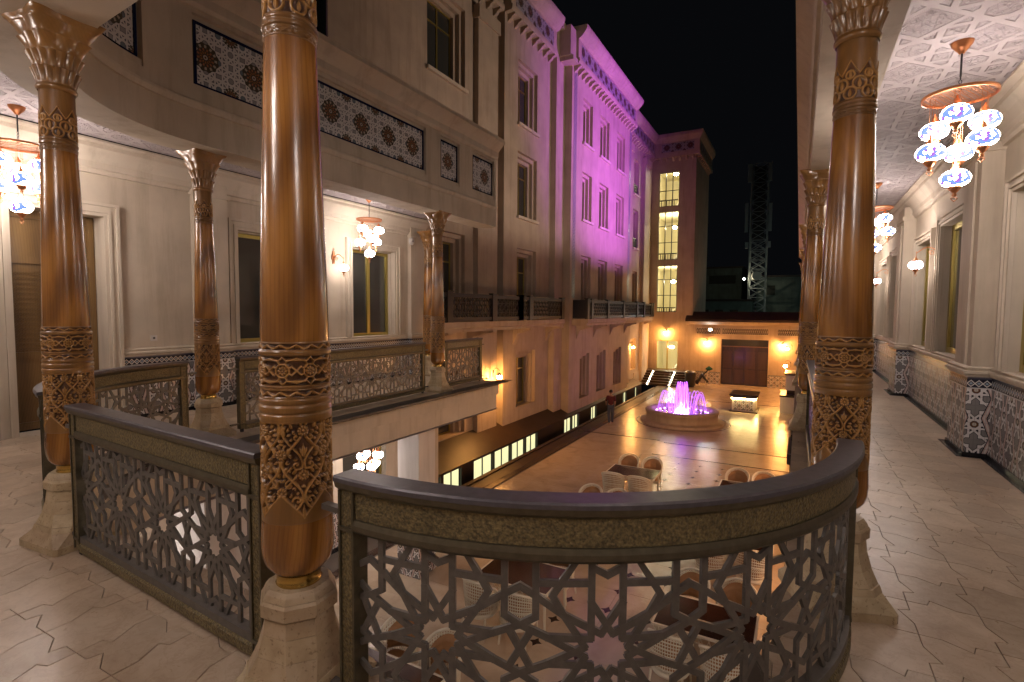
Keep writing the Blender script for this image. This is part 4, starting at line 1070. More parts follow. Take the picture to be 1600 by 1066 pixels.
for i, h in enumerate(th_):
    r = MB(); WT.reveal(r, h, 0, -.12); wo = r.build('tall_window', M['facade'], tw)
    f = MB(); fw = .045; u0, z0, u1, z1 = h
    WT.box(f, u0, z0, u0+fw, z1, -.12, -.06); WT.box(f, u1-fw, z0, u1, z1, -.12, -.06); WT.box(f, u0+fw, z1-fw, u1-fw, z1, -.12, -.061); WT.box(f, u0+fw, z0, u1-fw, z0+fw, -.12, -.061)
    if i < 3:
        for k_ in (1, 2): uu = u0+(u1-u0)*k_/3; WT.box(f, uu-.03, z0+fw, uu+.03, z1-fw, -.12, -.062)
        for zc in ([z0+(z1-z0)*.36] if i else [z0+1.25]) + ([z0+(z1-z0)*.70] if i else []): WT.box(f, u0+fw, zc-.025, u1-fw, zc+.025, -.12, -.0625)
    else: WT.box(f, (u0+u1)/2-.05, z0+fw, (u0+u1)/2+.05, z1-fw, -.12, -.062)
    f.build('frame', M['dark_iron'] if i < 3 else M['gold_frame'], wo)
    p = MB(); WT.quad(p, u0, z0, u1, z1, -.1); p.build('pane', M['glass'], wo)
rm = MB(); rm.f = []
for zf in (G0, 1.2, 5.6, 9.9):
    rm.box((-10.95, Ye+.15, zf-.2), (-8.0, Ye+5.5, zf))
rm.box((-10.99, Ye+5.4, G0), (-7.8, Ye+5.5, 14)); rm.box((-11.0, Ye+.15, G0), (-10.9, Ye+5.5, 14)); rm.box((-8.1, Ye+.15, G0), (-8.0, Ye+5.5, 14)); rm.box((-11, Ye+.15, 13.4), (-8, Ye+5.5, 13.6)); rm.build('stair_room', M['lit_cream'], tw)
for zf in (G0, 1.2, 5.6, 9.9):
    s1 = MB()
    for k_ in range(12): s1.box((-9.9+k_*.14, Ye+2.2, zf+k_*.17), (-9.9+(k_+1)*.14, Ye+3.4, zf+.17+k_*.17))
    s1.build('inner_stair', M['white_paint'], tw)
    s2 = MB()
    for k_ in range(9): s2.tube([(-10.8+k_*.2, Ye+.6, zf), (-10.8+k_*.2, Ye+.6, zf+.8)], .03, 6)
    s2.bar((-10.85, Ye+.6, zf+.85), (-8.9, Ye+.6, zf+.85), .08); s2.build('inner_railing', M['dark_iron'], tw)
for zf in (4.2, 8.6, 12.9, -1.2):
    MB().lathe([(.0, -.1), (.12, -.08), (.17, 0), (.12, .08), (0, .1)], 14, (-9.2, Ye+1.1, zf)).build('ceiling_lamp', M['lamp_round'], tw)
# ------------------------------------------------------------------ end building, low
eb = thing('entrance_lodge', 'low orange lit end building with dark double door and tiled roof edge', 'building')
s_ = MB(); eh = [(-5.25, G0, -1.95, -.36)]
WT.sheet(s_, -7.45, G0, 2.2, 1.0, eh); s_.build('wall', M['facade'], eb)
r = MB(); WT.reveal(r, eh[0], 0, -.3); r.build('door_reveal', M['facade'], eb)
dr = MB(); WT.box(dr, -5.25, G0+.03, -1.95, -.36, -.34, -.3); do = dr.build('door', M['dark_door'], eb)
for i in range(4):
    d = MB(); u = -5.22+i*.82; 
    for (z0, z1) in ((G0+.12, G0+1.2), (G0+1.3, G0+2.6)): WT.box(d, u+.08, z0, u+.74, z1, -.3, -.27)
    WT.box(d, u, G0+.04, u+.035, -.95, -.3, -.262); d.build('door_leaf', M['dark_door'], do)
d = MB(); WT.box(d, -5.2, -.95, -2.0, -.88, -.3, -.25)
d.build('transom', M['door_wood'], do); d = MB(); WT.quad(d, -5.2, -.88, -2.0, -.4, -.28); d.build('transom_pane', M['pane'], do)
for (a, b) in ((-7.1, -5.35), (-5.2, -2.0), (-1.35, .3)):
    p = MB(); WT.quad(p, a, .02, b, .50, .002); po = p.build('grille_back', M['brown_clad'], eb)
    g = MB(); n = int((b-a)/.25)
    for i in range(n):
        c0 = a+(b-a)*i/n; c1 = a+(b-a)*(i+1)/n; cm = (c0+c1)/2
        for p_, q_ in (((c0, .04), (cm, .48)), ((cm, .48), (c1, .04)), ((c0, .48), (cm, .04)), ((cm, .04), (c1, .48)), ((c0, .26), (c1, .26))): g.bar(WT.P(*p_, .015+random.uniform(0, .002)), WT.P(*q_, .015), .035, .02)
    for zz in (.01, .49): g.bar(WT.P(a, zz, .02), WT.P(b, zz, .02), .04)
    g.build('grille', M['trim'], po)
for (a, b) in ((-7.7, -5.27), (-1.93, 2.0)):
    d = MB(); WT.quad(d, a, G0, b, G0+.95, .01); d.uv = [[(u, v-G0) for u, v in q] for q in d.uv] if False else d.uv
    d.uv = [[(WT_[0], WT_[1]-G0) for WT_ in q] for q in d.uv]; d.build('tile_dado', M['dado'], eb)
rr = MB(); rr.sweep([(-7.9, Ye), (2.2, Ye)], [(-.3, .98), (.45, .98), (.45, 1.12), (.5, 1.14), (-.5, 1.75), (-1.0, 1.75), (-1.0, .98)][::-1]); ro = rr.build('roof', M['roofing'], eb); fix_normals(ro.data)
rr = MB(); rr.sweep([(-7.88, Ye), (2.2, Ye)], [(.0, .72), (.3, .80), (.4, .97), (0, .97)][::-1]); ro = rr.build('eave_moulding', M['facade'], eb); fix_normals(ro.data)
# steps in the corner
stp = thing('corner_steps', 'dark stone steps with two lines of white lights in the far left corner', 'steps')
for i in range(6):
    s1 = MB(); s1.box((-10.8, 40.3+i*.36, G0), (-7.3, 40.3+(i+1)*.36+(1.2 if i == 5 else 0), G0+.155*(i+1))); s1.build('step', M['brown_clad'], stp)
    for x in (-10.1, -8.45):
        l = MB(); l.box((x-.05, 40.29+i*.36, G0+.155*i+.06), (x+.05, 40.302+i*.36, G0+.155*i+.13)); l.build('step_light', M['led'], stp)
s1 = MB(); s1.box((-11, 39, G0), (-10.8, 43.5, -2.9)); s1.build('side_wall', M['facade'], stp)
# ------------------------------------------------------------------ lower arcade under the galleries
la = struct(bpy.data.objects.new('lower_arcade', None)); C.objects.link(la)
s_ = MB(); WLw = Wall((-9.4, 0), (0, 1), (1, 0)); lh = [(2.2, G0+.9, 3.6, -1.1), (5.0, G0+.9, 6.4, -1.1), (8.9, G0+.02, 10.4, -1.2)]
WLw.sheet(s_, -4.5, G0, 11.6, -.68, lh); s_.build('wall_face', M['wall'], la)
for h in lh: window(WLw, h, la, steps=((0, 0), (.08, .02)), depth=.2, sill=False, trans=())
s_ = MB(); s_.box((XL, -2.8, G0), (XR, -2.7, -.7)); s_.box((XR+.0, -2.8, G0), (XR+.1, 44, -.7)); s_.build('rear_wall_face', M['wall'], la)
dado_run([(2.07, -2.7), (-9.4, -2.7), (-9.4, 11.6)], la); ob = [o for o in la.children if o.name.startswith(('tile_dado', 'dado_moulding', 'floor_border'))]
for o in ob: o.location.z = G0
for (x, y, w_) in ((-7.1, 8.8, .28), (-7.0, 4.3, .35), (-4.8, 1.9, .35), (-1.95, 1.6, .35), (.32, 3.6, .33), (.3, 9.0, .3), (.3, 14.4, .3), (.3, 19.8, .3), (.3, 25.2, .3), (.3, 30.6, .3), (.3, 36, .3)):
    p = MB(); p.box((x-w_, y-w_, G0+1.0), (x+w_, y+w_, -.69)); po = p.build('pier', M['white_paint'] if x < -5 else M['wall'], la)
    d = MB(); d.strip([(x-w_, y+w_), (x-w_, y-w_), (x+w_, y-w_), (x+w_, y+w_), (x-w_, y+w_)], 0, 1.0, .012); d.f = [f[::-1] for f in d.f]; d.uv = [u[::-1] for u in d.uv]
    dd = d.build('tile_dado', M['dado'], la); dd.location.z = G0
s_ = MB(); s_.box((-9.4, 11.5, G0), (-8.9, 12.0, -.7)); s_.build('arcade_end_wall', M['wall'], la)
# dark granite facing of the slab side under the right gallery
s_ = MB(); s_.box((-.05, 8.55, -3.2), (.02, 9.6, -.02)); s_.box((-.09, 8.5, -.45), (.05, 9.7, -.3)); s_.build('granite_pier_facing', M['stone_lip'], la)
# ------------------------------------------------------------------ lamps
def globe_me(r=.115, h=.078):
    mb = MB(); n = 12; mb.lathe([(max(.03, r*math.cos(t)**.85) if abs(t) < 1.5 else .03, h*math.sin(t)) for t in np.linspace(-1.45, 1.45, n)], 20); return mb.mesh('globe', M['globe'])
gl_me = globe_me()
def cap_me():
    mb = MB(); mb.lathe([(.045, .068), (.05, .076), (.03, .095), (.022, .12), (.012, .135), (.008, .16)], 14)
    me1 = mb.mesh('cap', M['copper']); mb = MB(); mb.lathe([(.012, -.165), (.02, -.15), (.012, -.135), (.03, -.115), (.052, -.088), (.048, -.070)], 14)
    h = [(.020*math.sin(t)**3*1.2, 0, -.185+.018*(math.cos(t)-.35*math.cos(2*t))) for t in np.linspace(0, 2*PI, 18)]; mb.tube(h, .0035, 5, True)
    return me1, mb.mesh('finial', M['copper'])
cap_m, fin_me = cap_me()
def chandelier():
    t = thing('mosaic_chandelier', 'x', 'chandelier', group='mosaic glass globe chandeliers of the galleries')
    MB().lathe([(.02, -.10), (.028, -.085), (.05, -.06), (.075, -.03), (.085, 0)], 24).build('ceiling_rose', M['copper'], t)
    r = MB(); r.tube([(0, 0, -.08), (0, 0, -.30)], .008, 8)
    for i in range(4): z = -.31-.035*i; r.tube([(.011*math.cos(a)*(i % 2), .011*math.cos(a)*(1-i % 2), z+.018*math.sin(a)) for a in np.linspace(0, 2*PI, 10)[:-1]], .0035, 5, True)
    r.build('stem', M['dark_iron'], t)
    zp = -.46; p = MB(); R = .27
    p.lathe([(R-.004, zp-.02), (R+.008, zp-.02), (R+.008, zp+.006), (R-.004, zp+.006), (R-.004, zp-.02)], 40, cap=False)
    for i in range(-6, 7):
        c = i*R/6.5; l = math.sqrt(max(0, R*R-c*c))
        for an in (PI/4+.3, -PI/4+.3):
            ca, sa = math.cos(an), math.sin(an); p.bar((c*-sa-l*ca, c*ca-l*sa, zp-.006), (c*-sa+l*ca, c*ca+l*sa, zp-.006), .007, .004)
    p.build('pierced_disc', M['copper'], t)
    spots = [(0, 0, -1.20)] + [(.205*math.cos(math.radians(60*i+15)), .205*math.sin(math.radians(60*i+15)), z) for i, z in enumerate((-.70, -.93, -.72, -.96, -.68, -.90))]
    for x, y, z in spots:
        g = inst(gl_me, t, (x, y, z), 0, 'globe'); inst(cap_m, g, (0, 0, 0), 0, 'cap'); f = bpy.data.objects.new('finial', fin_me); C.objects.link(f); f.parent = g
        ch = MB(); 
        for k in range(2):
            a = k*3.1+.4; ch.tube([(x+.026*math.cos(a), y+.026*math.sin(a), z+.10), (x+.02*math.cos(a), y+.02*math.sin(a), zp-.012)], .002, 4)
        ch.build('chain', M['copper'], t)
    return t
ch0 = chandelier(); ch0.location = (1.2, 6.2, 4.175); ch0['label'] = 'big chandelier at the top right of the right gallery'
for (x, y, z), l in (((1.2, 12.1, 4.175), 'second chandelier of the right gallery, just past the big right column'), ((1.2, 18.0, 4.175), 'third chandelier of the right gallery, behind the column'),
        ((-8.35, 8.75, 4.175), 'chandelier hanging in front of the far left window with gold frame'), ((-8.42, 2.86, 4.175), 'chandelier at the left edge beside the wooden door'),
        ((-8.1, 8.4, -.70), 'chandelier seen below the left gallery slab on the lower floor'), ((1.2, .2, 4.175), 'chandelier of the right gallery beside the viewer, out of sight'),
        ((-2.7, -.5, 4.175), 'chandelier of the rear gallery above the viewer, out of sight'), ((-6.2, -.3, 4.175), 'chandelier of the rear gallery corner, out of sight'), ((-8.1, 2.6, -.70), 'lower floor chandelier under the left corner'), ((-2.5, -.4, -.70), 'added unseen lower floor chandelier under the viewer'), ((-5.4, -.2, -.70), 'added unseen lower floor chandelier under the rear left gallery'), ((1.2, 4.6, -.70), 'first added unseen lower floor chandelier under the right gallery'), ((1.2, 10.4, -.70), 'second added unseen lower floor chandelier under the right gallery'), ((1.2, 16.4, -.70), 'third added unseen lower floor chandelier under the right gallery')): dup(ch0, (x, y, z), random.uniform(0, 1), l)  # those under viewer, rear left and right gallery added to light the courtyard
def sconce():
    t = thing('wall_sconce', 'x', 'wall lamp', group='copper wall sconces with one mosaic globe')
    p = MB(); p.lathe([(.002, -.01), (.035, -.008), (.05, 0)], 16); me = p.mesh('wall_plate', M['copper'])
    pl = MB(); pl.box((0, -.03, -.14), (.012, .03, .14)); pl.box((.004, -.05, -.05), (.016, .05, .05)); pl.tube([(.01, 0, .14), (.012, .02, .18), (.012, 0, .21), (.012, -.02, .18)], .006, 6, True); pl.build('wall_plate', M['copper'], t)
    a = MB(); pts = [(.01 + .3*t_, 0, -.02 + .075*math.sin(t_*PI*1.15) + .02*t_) for t_ in np.linspace(0, 1, 16)]; a.tube(pts, .0085, 8)
    a.tube([(.10+.045*math.cos(q)*(1-q/11), 0, -.035+.045*math.sin(q)*(1-q/11)) for q in np.linspace(0, 9, 34)], .006, 6); a.tube([(.31, 0, 0), (.31, 0, -.10)], .005, 6); a.build('scroll_arm', M['copper'], t)
    g = inst(gl_me, t, (.31, 0, -.24), 0, 'globe', (.95, .95, .95)); inst(cap_m, g, (0, 0, 0), 0, 'cap'); f = bpy.data.objects.new('finial', fin_me); C.objects.link(f); f.parent = g
    return t
s0 = sconce(); s0.location = (XR-.0, 11.55, 2.83); s0.rotation_euler = (0, 0, PI); s0['label'] = 'sconce between the two windows of the right gallery'
for (x, y, z, rz), l in (((XR, 16.95, 2.83, PI), 'farther sconce low in the right gallery beside the column'), ((XL+.01, 8.5, 2.9, 0), 'sconce left of the far gold framed window'), ((-9.38, 8.0, -1.7, 0), 'sconce on the lower floor wall beside the lower chandelier')): dup(s0, (x, y, z), rz, l)
def lantern():
    t = thing('wall_lantern', 'x', 'wall lamp', group='warm wall lanterns around the courtyard')
    a = MB(); a.box((0, -.04, -.16), (.02, .04, .16)); a.tube([(.02, 0, .05)] + [(.17-.13*math.cos(q), 0, .10+.13*math.sin(q)) for q in np.linspace(.2, 2.9, 12)] , .012, 8); a.build('bracket_arm', M['dark_iron'], t)
    MB().lathe([(.035, .05), (.05, .02), (.11, -.03), (.13, -.04), (.13, -.055)], 16, (.30, 0, 0)).build('hood', M['dark_iron'], t)
    MB().lathe([(.05, -.06), (.095, -.09), (.10, -.15), (.06, -.20), (.01, -.215)], 14, (.30, 0, 0)).build('lamp_glass', M['bulb_warm'], t)
    return t
l0 = lantern(); l0.location = (-6.28, Ye, -.55); l0.rotation_euler = (0, 0, -PI/2); l0['label'] = 'lantern left of the dark double door'
for (x, y, z, rz), l in (((-9.45, Ye, .17, -PI/2), 'lantern above the lit glass door of the stair tower'), ((-1.0, Ye, -.6, -PI/2), 'lantern right of the dark double door'), ((-10.85, 37.8, -.75, 0), 'lantern on the left wall near the corner steps'),
        ((-10.98, 18.55, -.85, 0), 'lantern on the wall just past the left gallery end'), ((-.35, 40.0, -.6, PI), 'lantern at the far right pier of the courtyard'), ((-.35, 36.0, -1.4, PI), 'lower of the two lanterns at the far right')): dup(l0, (x, y, z), rz, l)
for i, y in enumerate((11.7, 17.1, 22.5)): dup(l0, (1.95, y, -1.0), PI, ('added unseen fill lantern under the right gallery near the tables', 'added unseen fill lantern under the right gallery mid court', 'added unseen fill lantern under the right gallery by the fountain')[i])  # lanterns added out of view to light the courtyard floor
def spot(name, loc, tgt, col, power, size, blend=.6, rad=.15, parent=None):
    L = bpy.data.lights.new(name, 'SPOT'); L.energy = power; L.color = col; L.spot_size = math.radians(size); L.spot_blend = blend; L.shadow_soft_size = rad
    o = bpy.data.objects.new(name, L); C.objects.link(o); d = Vector(tgt)-Vector(loc); o.rotation_euler = d.to_track_quat('-Z', 'Y').to_euler(); o.location = loc
    return o
def floodlight(label, loc, tgt, col, power, size, rad=.12):
    t = thing('floodlight', label, 'floodlight', loc); d = (Vector(tgt)-Vector(loc)).normalized(); sd = d.cross(Vector((0, 0, 1))).normalized(); u = sd.cross(d)
    b = MB(); b.obox(d*-.10, (d, sd, u), (.08, .16, .12)); b.bar((0, 0, -.12), (0, 0, -.35), .04); b.build('housing', M['dark_iron'], t)
    sp_ = spot('lamp', (0, 0, 0), d, col, power, size, 1.0, rad); sp_.parent = t; sp_.location = d*.05; sp_.rotation_euler = d.to_track_quat('-Z', 'Y').to_euler()
    return t
floodlight('purple floodlight on the roof of the right gallery', (1.5, 30.0, 5.98), (-10.3, 31.2, 10.8), (.62, .13, 1.0), 5800, 88)
floodlight('added unseen warm fill light on the right gallery roof facing the beige wings', (1.6, 21, 5.98), (-11, 22, 7.5), (1, .78, .62), 900, 128)  # unseen lamp added to brighten the beige facades
t = thing('star_floodlight', 'bright white floodlight on the end building above the grille', 'floodlight', (-6.05, Ye-.2, .35))
b = MB(); b.box((-.12, 0, -.09), (.12, .14, .09)); b.build('housing', M['dark_iron'], t); b = MB(); b.box((-.09, -.012, -.06), (.09, -.002, .06)); b.build('lamp_glass', M['bulb_white'], t)
# ------------------------------------------------------------------ fountain
fx, fy = -5.15, 27.75
ft = thing('fountain', 'round stone fountain glowing purple with arching water jets', 'fountain', (fx, fy, G0))
MB().lathe([(2.05, 0), (2.05, .10), (1.98, .12), (1.80, .14), (1.74, .18), (1.76, .50), (1.80, .53), (1.80, .62), (1.74, .66), (1.50, .66), (1.46, .62), (1.44, .35)], 72, cap=False).build('basin', M['facade'], ft)
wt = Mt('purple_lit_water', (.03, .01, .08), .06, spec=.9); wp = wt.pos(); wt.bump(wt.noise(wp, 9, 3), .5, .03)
MB().lathe([(1.45, .46), (1.0, .47), (.3, .47), (.01, .47)], 48, cap=False).build('water', wt.m, ft)
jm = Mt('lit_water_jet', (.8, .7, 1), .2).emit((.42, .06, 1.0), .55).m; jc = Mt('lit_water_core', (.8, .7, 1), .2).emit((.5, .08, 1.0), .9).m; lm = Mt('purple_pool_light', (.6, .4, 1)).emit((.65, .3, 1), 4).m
for i in range(24):
    a = 2*PI*i/24; R1, R0, hh = 1.22, .62, 1.02 + .08*math.sin(i*2.3)
    j = MB(); pts = []
    for t_ in np.linspace(0, 1, 14): r = R1 + (R0-R1)*t_; z = .48 + hh*4*t_*(1-t_)*(1.0) ; pts.append((r*math.cos(a), r*math.sin(a), z))
    j.tube(pts, [.006+.012*t_ for t_ in np.linspace(0, 1, 14)], 5); j.build('water_jet', jm, ft)
for i in range(14):
    a = 2*PI*i/14; j = MB(); hh = 1.45+.12*math.sin(i*1.7)
    pts = [((.08+.26*t_)*math.cos(a), (.08+.26*t_)*math.sin(a), .5+hh*(1-(2*t_-1)**2) if t_ < .5 else .5+hh*(1-(2*t_-1)**2)) for t_ in np.linspace(.0, 1, 16)]
    j.tube(pts, [.01+.014*t_ for t_ in np.linspace(0, 1, 16)], 5); j.build('water_jet', jc, ft)
for i in range(24):
    a = 2*PI*(i+.5)/24; inst_ = MB().lathe([(.05, 0), (.05, .03), (.0, .04)], 8, (1.3*math.cos(a), 1.3*math.sin(a), .47)); inst_.build('pool_light', lm, ft)
sp_ = MB(); rg = random.Random(3)
for i in range(420):
    a = rg.uniform(0, 2*PI); r = rg.uniform(.05, 1.3); z = .5 + rg.random()**1.8*(1.35 if r < .45 else .75); q = rg.uniform(.006, .014); c = Vector((r*math.cos(a), r*math.sin(a), z))
    P4 = [c+Vector(v)*q for v in ((1, 1, 1), (1, -1, -1), (-1, 1, -1), (-1, -1, 1))]
    for f_ in ((0, 1, 2), (0, 3, 1), (0, 2, 3), (1, 3, 2)): sp_.face([P4[j] for j in f_])
o = sp_.build('spray', jm, ft); o['kind'] = 'stuff'
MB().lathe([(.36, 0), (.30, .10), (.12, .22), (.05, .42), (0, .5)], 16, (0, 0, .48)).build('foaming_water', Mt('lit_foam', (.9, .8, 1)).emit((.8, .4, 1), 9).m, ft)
# ------------------------------------------------------------------ glowing box table beside the fountain
bx = thing('planter_box', 'square dark topped box with star grille, lit from under its lid', 'display box', (-2.6, 32.9, G0))
k = MB(); k.box((-.72, -.95, 0), (.72, .95, .06)); k.build('plinth', M['brown_clad'], bx)
k = MB(); k.box((-.60, -.83, .06), (.60, .83, .80)); k.build('body', M['white_paint'], bx)
k = MB(); k.box((-.74, -.98, .92), (.74, .98, 1.0)); k.box((-.66, -.9, .80), (.66, .9, .92)); k.build('lid', M['stone_lip'], bx)
k = MB(); k.box((-.64, -.88, .765), (.64, -.84, .797)); k.box((.61, -.84, .765), (.65, .84, .797)); k.build('strip_light', M['lit_plinth'], bx)
k = MB(); k.face([(-.5, -.834, .12), (.5, -.834, .12), (.5, -.834, .72), (-.5, -.834, .72)], [(-.5, .15), (.5, .15), (.5, .75), (-.5, .75)]); k.build('grille_panel', M['dado'], bx)
# white counter by the right piers
ct = thing('serving_counter', 'pale two tier counter standing against the far right pier', 'counter', (-.45, 34.2, G0))
k = MB(); k.box((-.35, -1.2, 0), (.5, 1.2, .9)); k.build('lower_body', M['white_paint'], ct); k = MB(); k.box((-.38, -1.25, .9), (.55, 1.25, 1.0)); k.build('dark_top', M['stone_lip'], ct)
k = MB(); k.box((-.1, -.8, 1.25), (.5, 1.0, 2.1)); k.build('upper_body', M['white_paint'], ct); k = MB(); k.box((-.16, -.88, 2.1), (.5, 1.05, 2.2)); k.box((-.05, -.7, 1.0), (.45, .9, 1.25)); k.build('shelf', M['brown_clad'], ct)
# ------------------------------------------------------------------ tables and wicker chairs
def wicker_chair():
    t = thing('wicker_chair', 'x', 'chair', group='white wicker armchairs at the courtyard tables')
    # local: seat faces +y; back at -y
    rim = []; 
    for a in np.linspace(-1, 1, 31):
        th = a*PI*.62; r = .31; back = math.cos(th*.8)
        z = .66 + .32*max(0, math.cos(a*PI/2))**.7; rim.append((r*math.sin(th)*1.02, -.02-r*math.cos(th)*.95, z if abs(a) < .95 else .62))
    base = []
    for i, p in enumerate(rim):
        a = -1+2*i/30; th = a*PI*.62; base.append((.27*math.sin(th), -.02-.26*math.cos(th), .38))
    f = MB(); f.tube([(rim[0][0], rim[0][1], .38)] + rim + [(rim[-1][0], rim[-1][1], .38)], .023, 8); f.build('rim', M['wicker'], t)
    w_ = MB()
    for i in range(0, 31): w_.bar(base[i], rim[i], .011)
    for k in range(1, 11):
        q = k/11; pts = [tuple(Vector(base[i]).lerp(Vector(rim[i]), q) + Vector((0, 0, 0))) for i in range(31)]
        if k in (3, 4): continue
        w_.tube(pts, .011 if k % 2 else .007, 4, smooth=False)
    for i in range(30):
        for q in (.27, .36): w_.bar(Vector(base[i]).lerp(Vector(rim[i]), q), Vector(base[i+1]).lerp(Vector(rim[i+1]), q+.09), .009)
    w_.build('wicker_back', M['wicker'], t)
    s_ = MB(); s_.lathe([(.27, .30), (.29, .33), (.29, .37), (.27, .385)], 20, (0, .0, 0)); s_.box((-.26, 0, .30), (.26, .27, .384)); s_.build('seat_frame', M['wicker'], t)
    for sx in (-1, 1):
        for y, sp_ in ((.24, .02), (-.2, -.05)):
            l = MB(); l.tube([(sx*.23, y, .33), (sx*.25, y+sp_, 0)], [.02, .016], 8); l.build('leg', M['wicker'], t)
    c = MB(); rows = []
    for j in range(9):
        z = .385+.09*math.sin(PI*min(1, (j)/8.)*.5) ; k_ = 1-.25*(j/8)**4
        rows.append([(.25*k_*math.copysign(abs(math.cos(a))**.6, math.cos(a)), .03+.25*k_*math.copysign(abs(math.sin(a))**.6, math.sin(a)), z) for a in np.linspace(0, 2*PI, 24, endpoint=False)])
    c.grid(rows, True, True); c.face(rows[-1]); c.build('seat_cushion', M['cushion'], t)
    c = MB(); rows = []; n = 26
    for j in range(22):
        row = []; v = j/21
        for i in range(n):
            u = -1+2*i/(n-1); th = u*PI*.40; wv = (1-(abs(2*v-1))**5)
            tuft = .022*abs(math.cos(u*PI*1.5))*abs(math.sin(v*PI*2.5+.4)) + .02
            edge = (1-abs(u)**4)*wv; r = .285 - .05*edge - tuft*edge
            zt = .47 + .46*v*(math.cos(u*1.15)**.6); row.append((r*math.sin(th), -.02-r*math.cos(th)*.95, zt))
        rows.append(row)
    c.grid(rows, False, True); c.build('back_cushion', M['cushion'], t)
    return t
def table():
    t = thing('wicker_table', 'x', 'table', group='dark topped white wicker tables')
    k = MB(); k.box((-.72, -.5, .725), (.72, .5, .75)); k.build('table_top', M['table_wood'], t)
    k = MB()
    for a, b in (((-.73, -.51), (.73, -.51)), ((.73, -.51), (.73, .51)), ((.73, .51), (-.73, .51)), ((-.73, .51), (-.73, -.51))): k.bar((*a, .735), (*b, .735), .035)
    k.build('wicker_edge', M['wicker'], t); k = MB()
    for sy in (-.47, .47):
        for i in range(24): x = -.68+1.36*i/23; k.bar((x, sy, .60), (x+(.05 if i % 2 else -.05), sy, .71), .009)
        k.bar((-.69, sy, .6), (.69, sy, .6), .016)
    k.build('wicker_apron', M['wicker'], t)
    for x in (-.66, .66):
        for y in (-.44, .44): MB().tube([(x, y, .72), (x*1.02, y*1.02, 0)], [.028, .022], 8).build('leg', M['wicker'], t)
    return t
tb0 = table(); wc0 = wicker_chair()
TB = [((-4.3, 15.7), 'table reflecting purple light, farthest of the left row'), ((-1.1, 15.75), 'table just above the rail at right, farthest of the right row'), ((-4.35, 12.2), 'table hidden by the rail between the far and near left tables'),
      ((-1.05, 12.2), 'table hidden by the rail in the right row'), ((-4.4, 8.55), 'reddish brown table seen through the lattice below the middle of the rail'), ((-1.15, 8.65), 'dark table seen through the right part of the curved lattice'), ((-4.7, 5.0), 'nearest table, seen through the lowest left part of the lattice')]
first = True
pos_w = ('far side left chair', 'far side right chair', 'near side left chair', 'near side right chair')
for i, ((x, y), l) in enumerate(TB):
    if i == 0: tb0.location = (x, y, G0); tb0['label'] = l
    else: dup(tb0, (x, y, G0), 0, l)
    for j, (dx, dy, rz) in enumerate(((-.38, .82, PI), (.38, .82, PI), (-.38, -.82, 0), (.38, -.82, 0))):
        nm = ('purple lit table', 'farthest right table', 'middle left table', 'middle right table', 'reddish brown table', 'dark near right table', 'nearest left table')[i]
        lb = f'{pos_w[j]} of the {nm}'; rr_ = rz + random.uniform(-.12, .12)
        if first: wc0.location = (x+dx, y+dy, G0); wc0.rotation_euler = (0, 0, rr_); wc0['label'] = lb; first = False
        else: dup(wc0, (x+dx+random.uniform(-.03, .03), y+dy, G0), rr_, lb)
# ------------------------------------------------------------------ person walking by the light well
def skin(name, pts, edges, rad, mat, parent, sub=2):
    me = bpy.data.meshes.new(name); me.from_pydata(pts, edges, []); o = bpy.data.objects.new(name, me); C.objects.link(o)
    md = o.modifiers.new('s', 'SKIN'); 
    for v, r in zip(me.skin_vertices[0].data, rad): v.radius = (r, r) if isinstance(r, (int, float)) else r
    me.skin_vertices[0].data[0].use_root = True
    md2 = o.modifiers.new('u', 'SUBSURF'); md2.levels = sub; md2.render_levels = sub
    me.materials.append(mat); o.parent = parent; return o
pe = thing('person', 'person in a dark red top and blue jeans walking along the light well', 'person', (-8.1, 25.2, G0), math.radians(25))
skn = Mt('skin', (.35, .20, .13), .5).m; red = plaster('dark_red_cloth', (.09, .015, .02), .2, .8); jean = plaster('blue_denim', (.05, .06, .10), .2, .8); hair = Mt('dark_hair', (.02, .014, .01), .6).m
P_ = [(0, 0, .94), (0, .0, 1.15), (0, .0, 1.38), (0, .01, 1.47), (0, .02, 1.52), (.17, 0, 1.40), (.21, -.08, 1.15), (.19, .05, .93), (-.17, 0, 1.40), (-.22, .08, 1.15), (-.19, .22, .98), (.09, 0, .90), (.10, .14, .50), (.10, .06, .09), (.10, .2, .04), (-.09, 0, .90), (-.10, -.06, .50), (-.10, -.26, .12), (-.10, -.14, .05), (.18, .1, .86), (-.18, .28, .92)]
E_ = [(0, 1), (1, 2), (2, 3), (3, 4), (2, 5), (5, 6), (6, 7), (7, 19), (2, 8), (8, 9), (9, 10), (10, 20), (0, 11), (11, 12), (12, 13), (13, 14), (0, 15), (15, 16), (16, 17), (17, 18)]
skin('body', P_, E_, [.12, .11, .12, .055, .055, .055, .045, .032, .055, .045, .032, .085, .06, .04, .035, .085, .06, .04, .035, .035, .035], skn, pe)
skin('red_top', [P_[i] for i in (0, 1, 2, 5, 6, 8, 9)], [(0, 1), (1, 2), (2, 3), (3, 4), (2, 5), (5, 6)], [.15, .14, .145, .075, .06, .075, .06], red, pe)
skin('jeans', [P_[i] for i in (0, 11, 12, 13, 15, 16, 17)], [(0, 1), (1, 2), (2, 3), (0, 4), (4, 5), (5, 6)], [.14, .10, .078, .06, .10, .078, .06], jean, pe)
hd = MB(); rows = []
for i in range(13):
    t_ = PI*i/12; rows.append([(.075*math.sin(t_)*math.cos(a), .02+(.092 if math.sin(a) > 0 else .095)*math.sin(t_)*math.sin(a) + (.014*math.exp(-((a-PI/2)/.25)**2)*math.exp(-((t_-1.75)/.25)**2)), 1.635-.118*-math.cos(PI-t_)) for a in np.linspace(0, 2*PI, 24, endpoint=False)])
hd.grid(rows, True, True); hd.build('head', skn, pe)
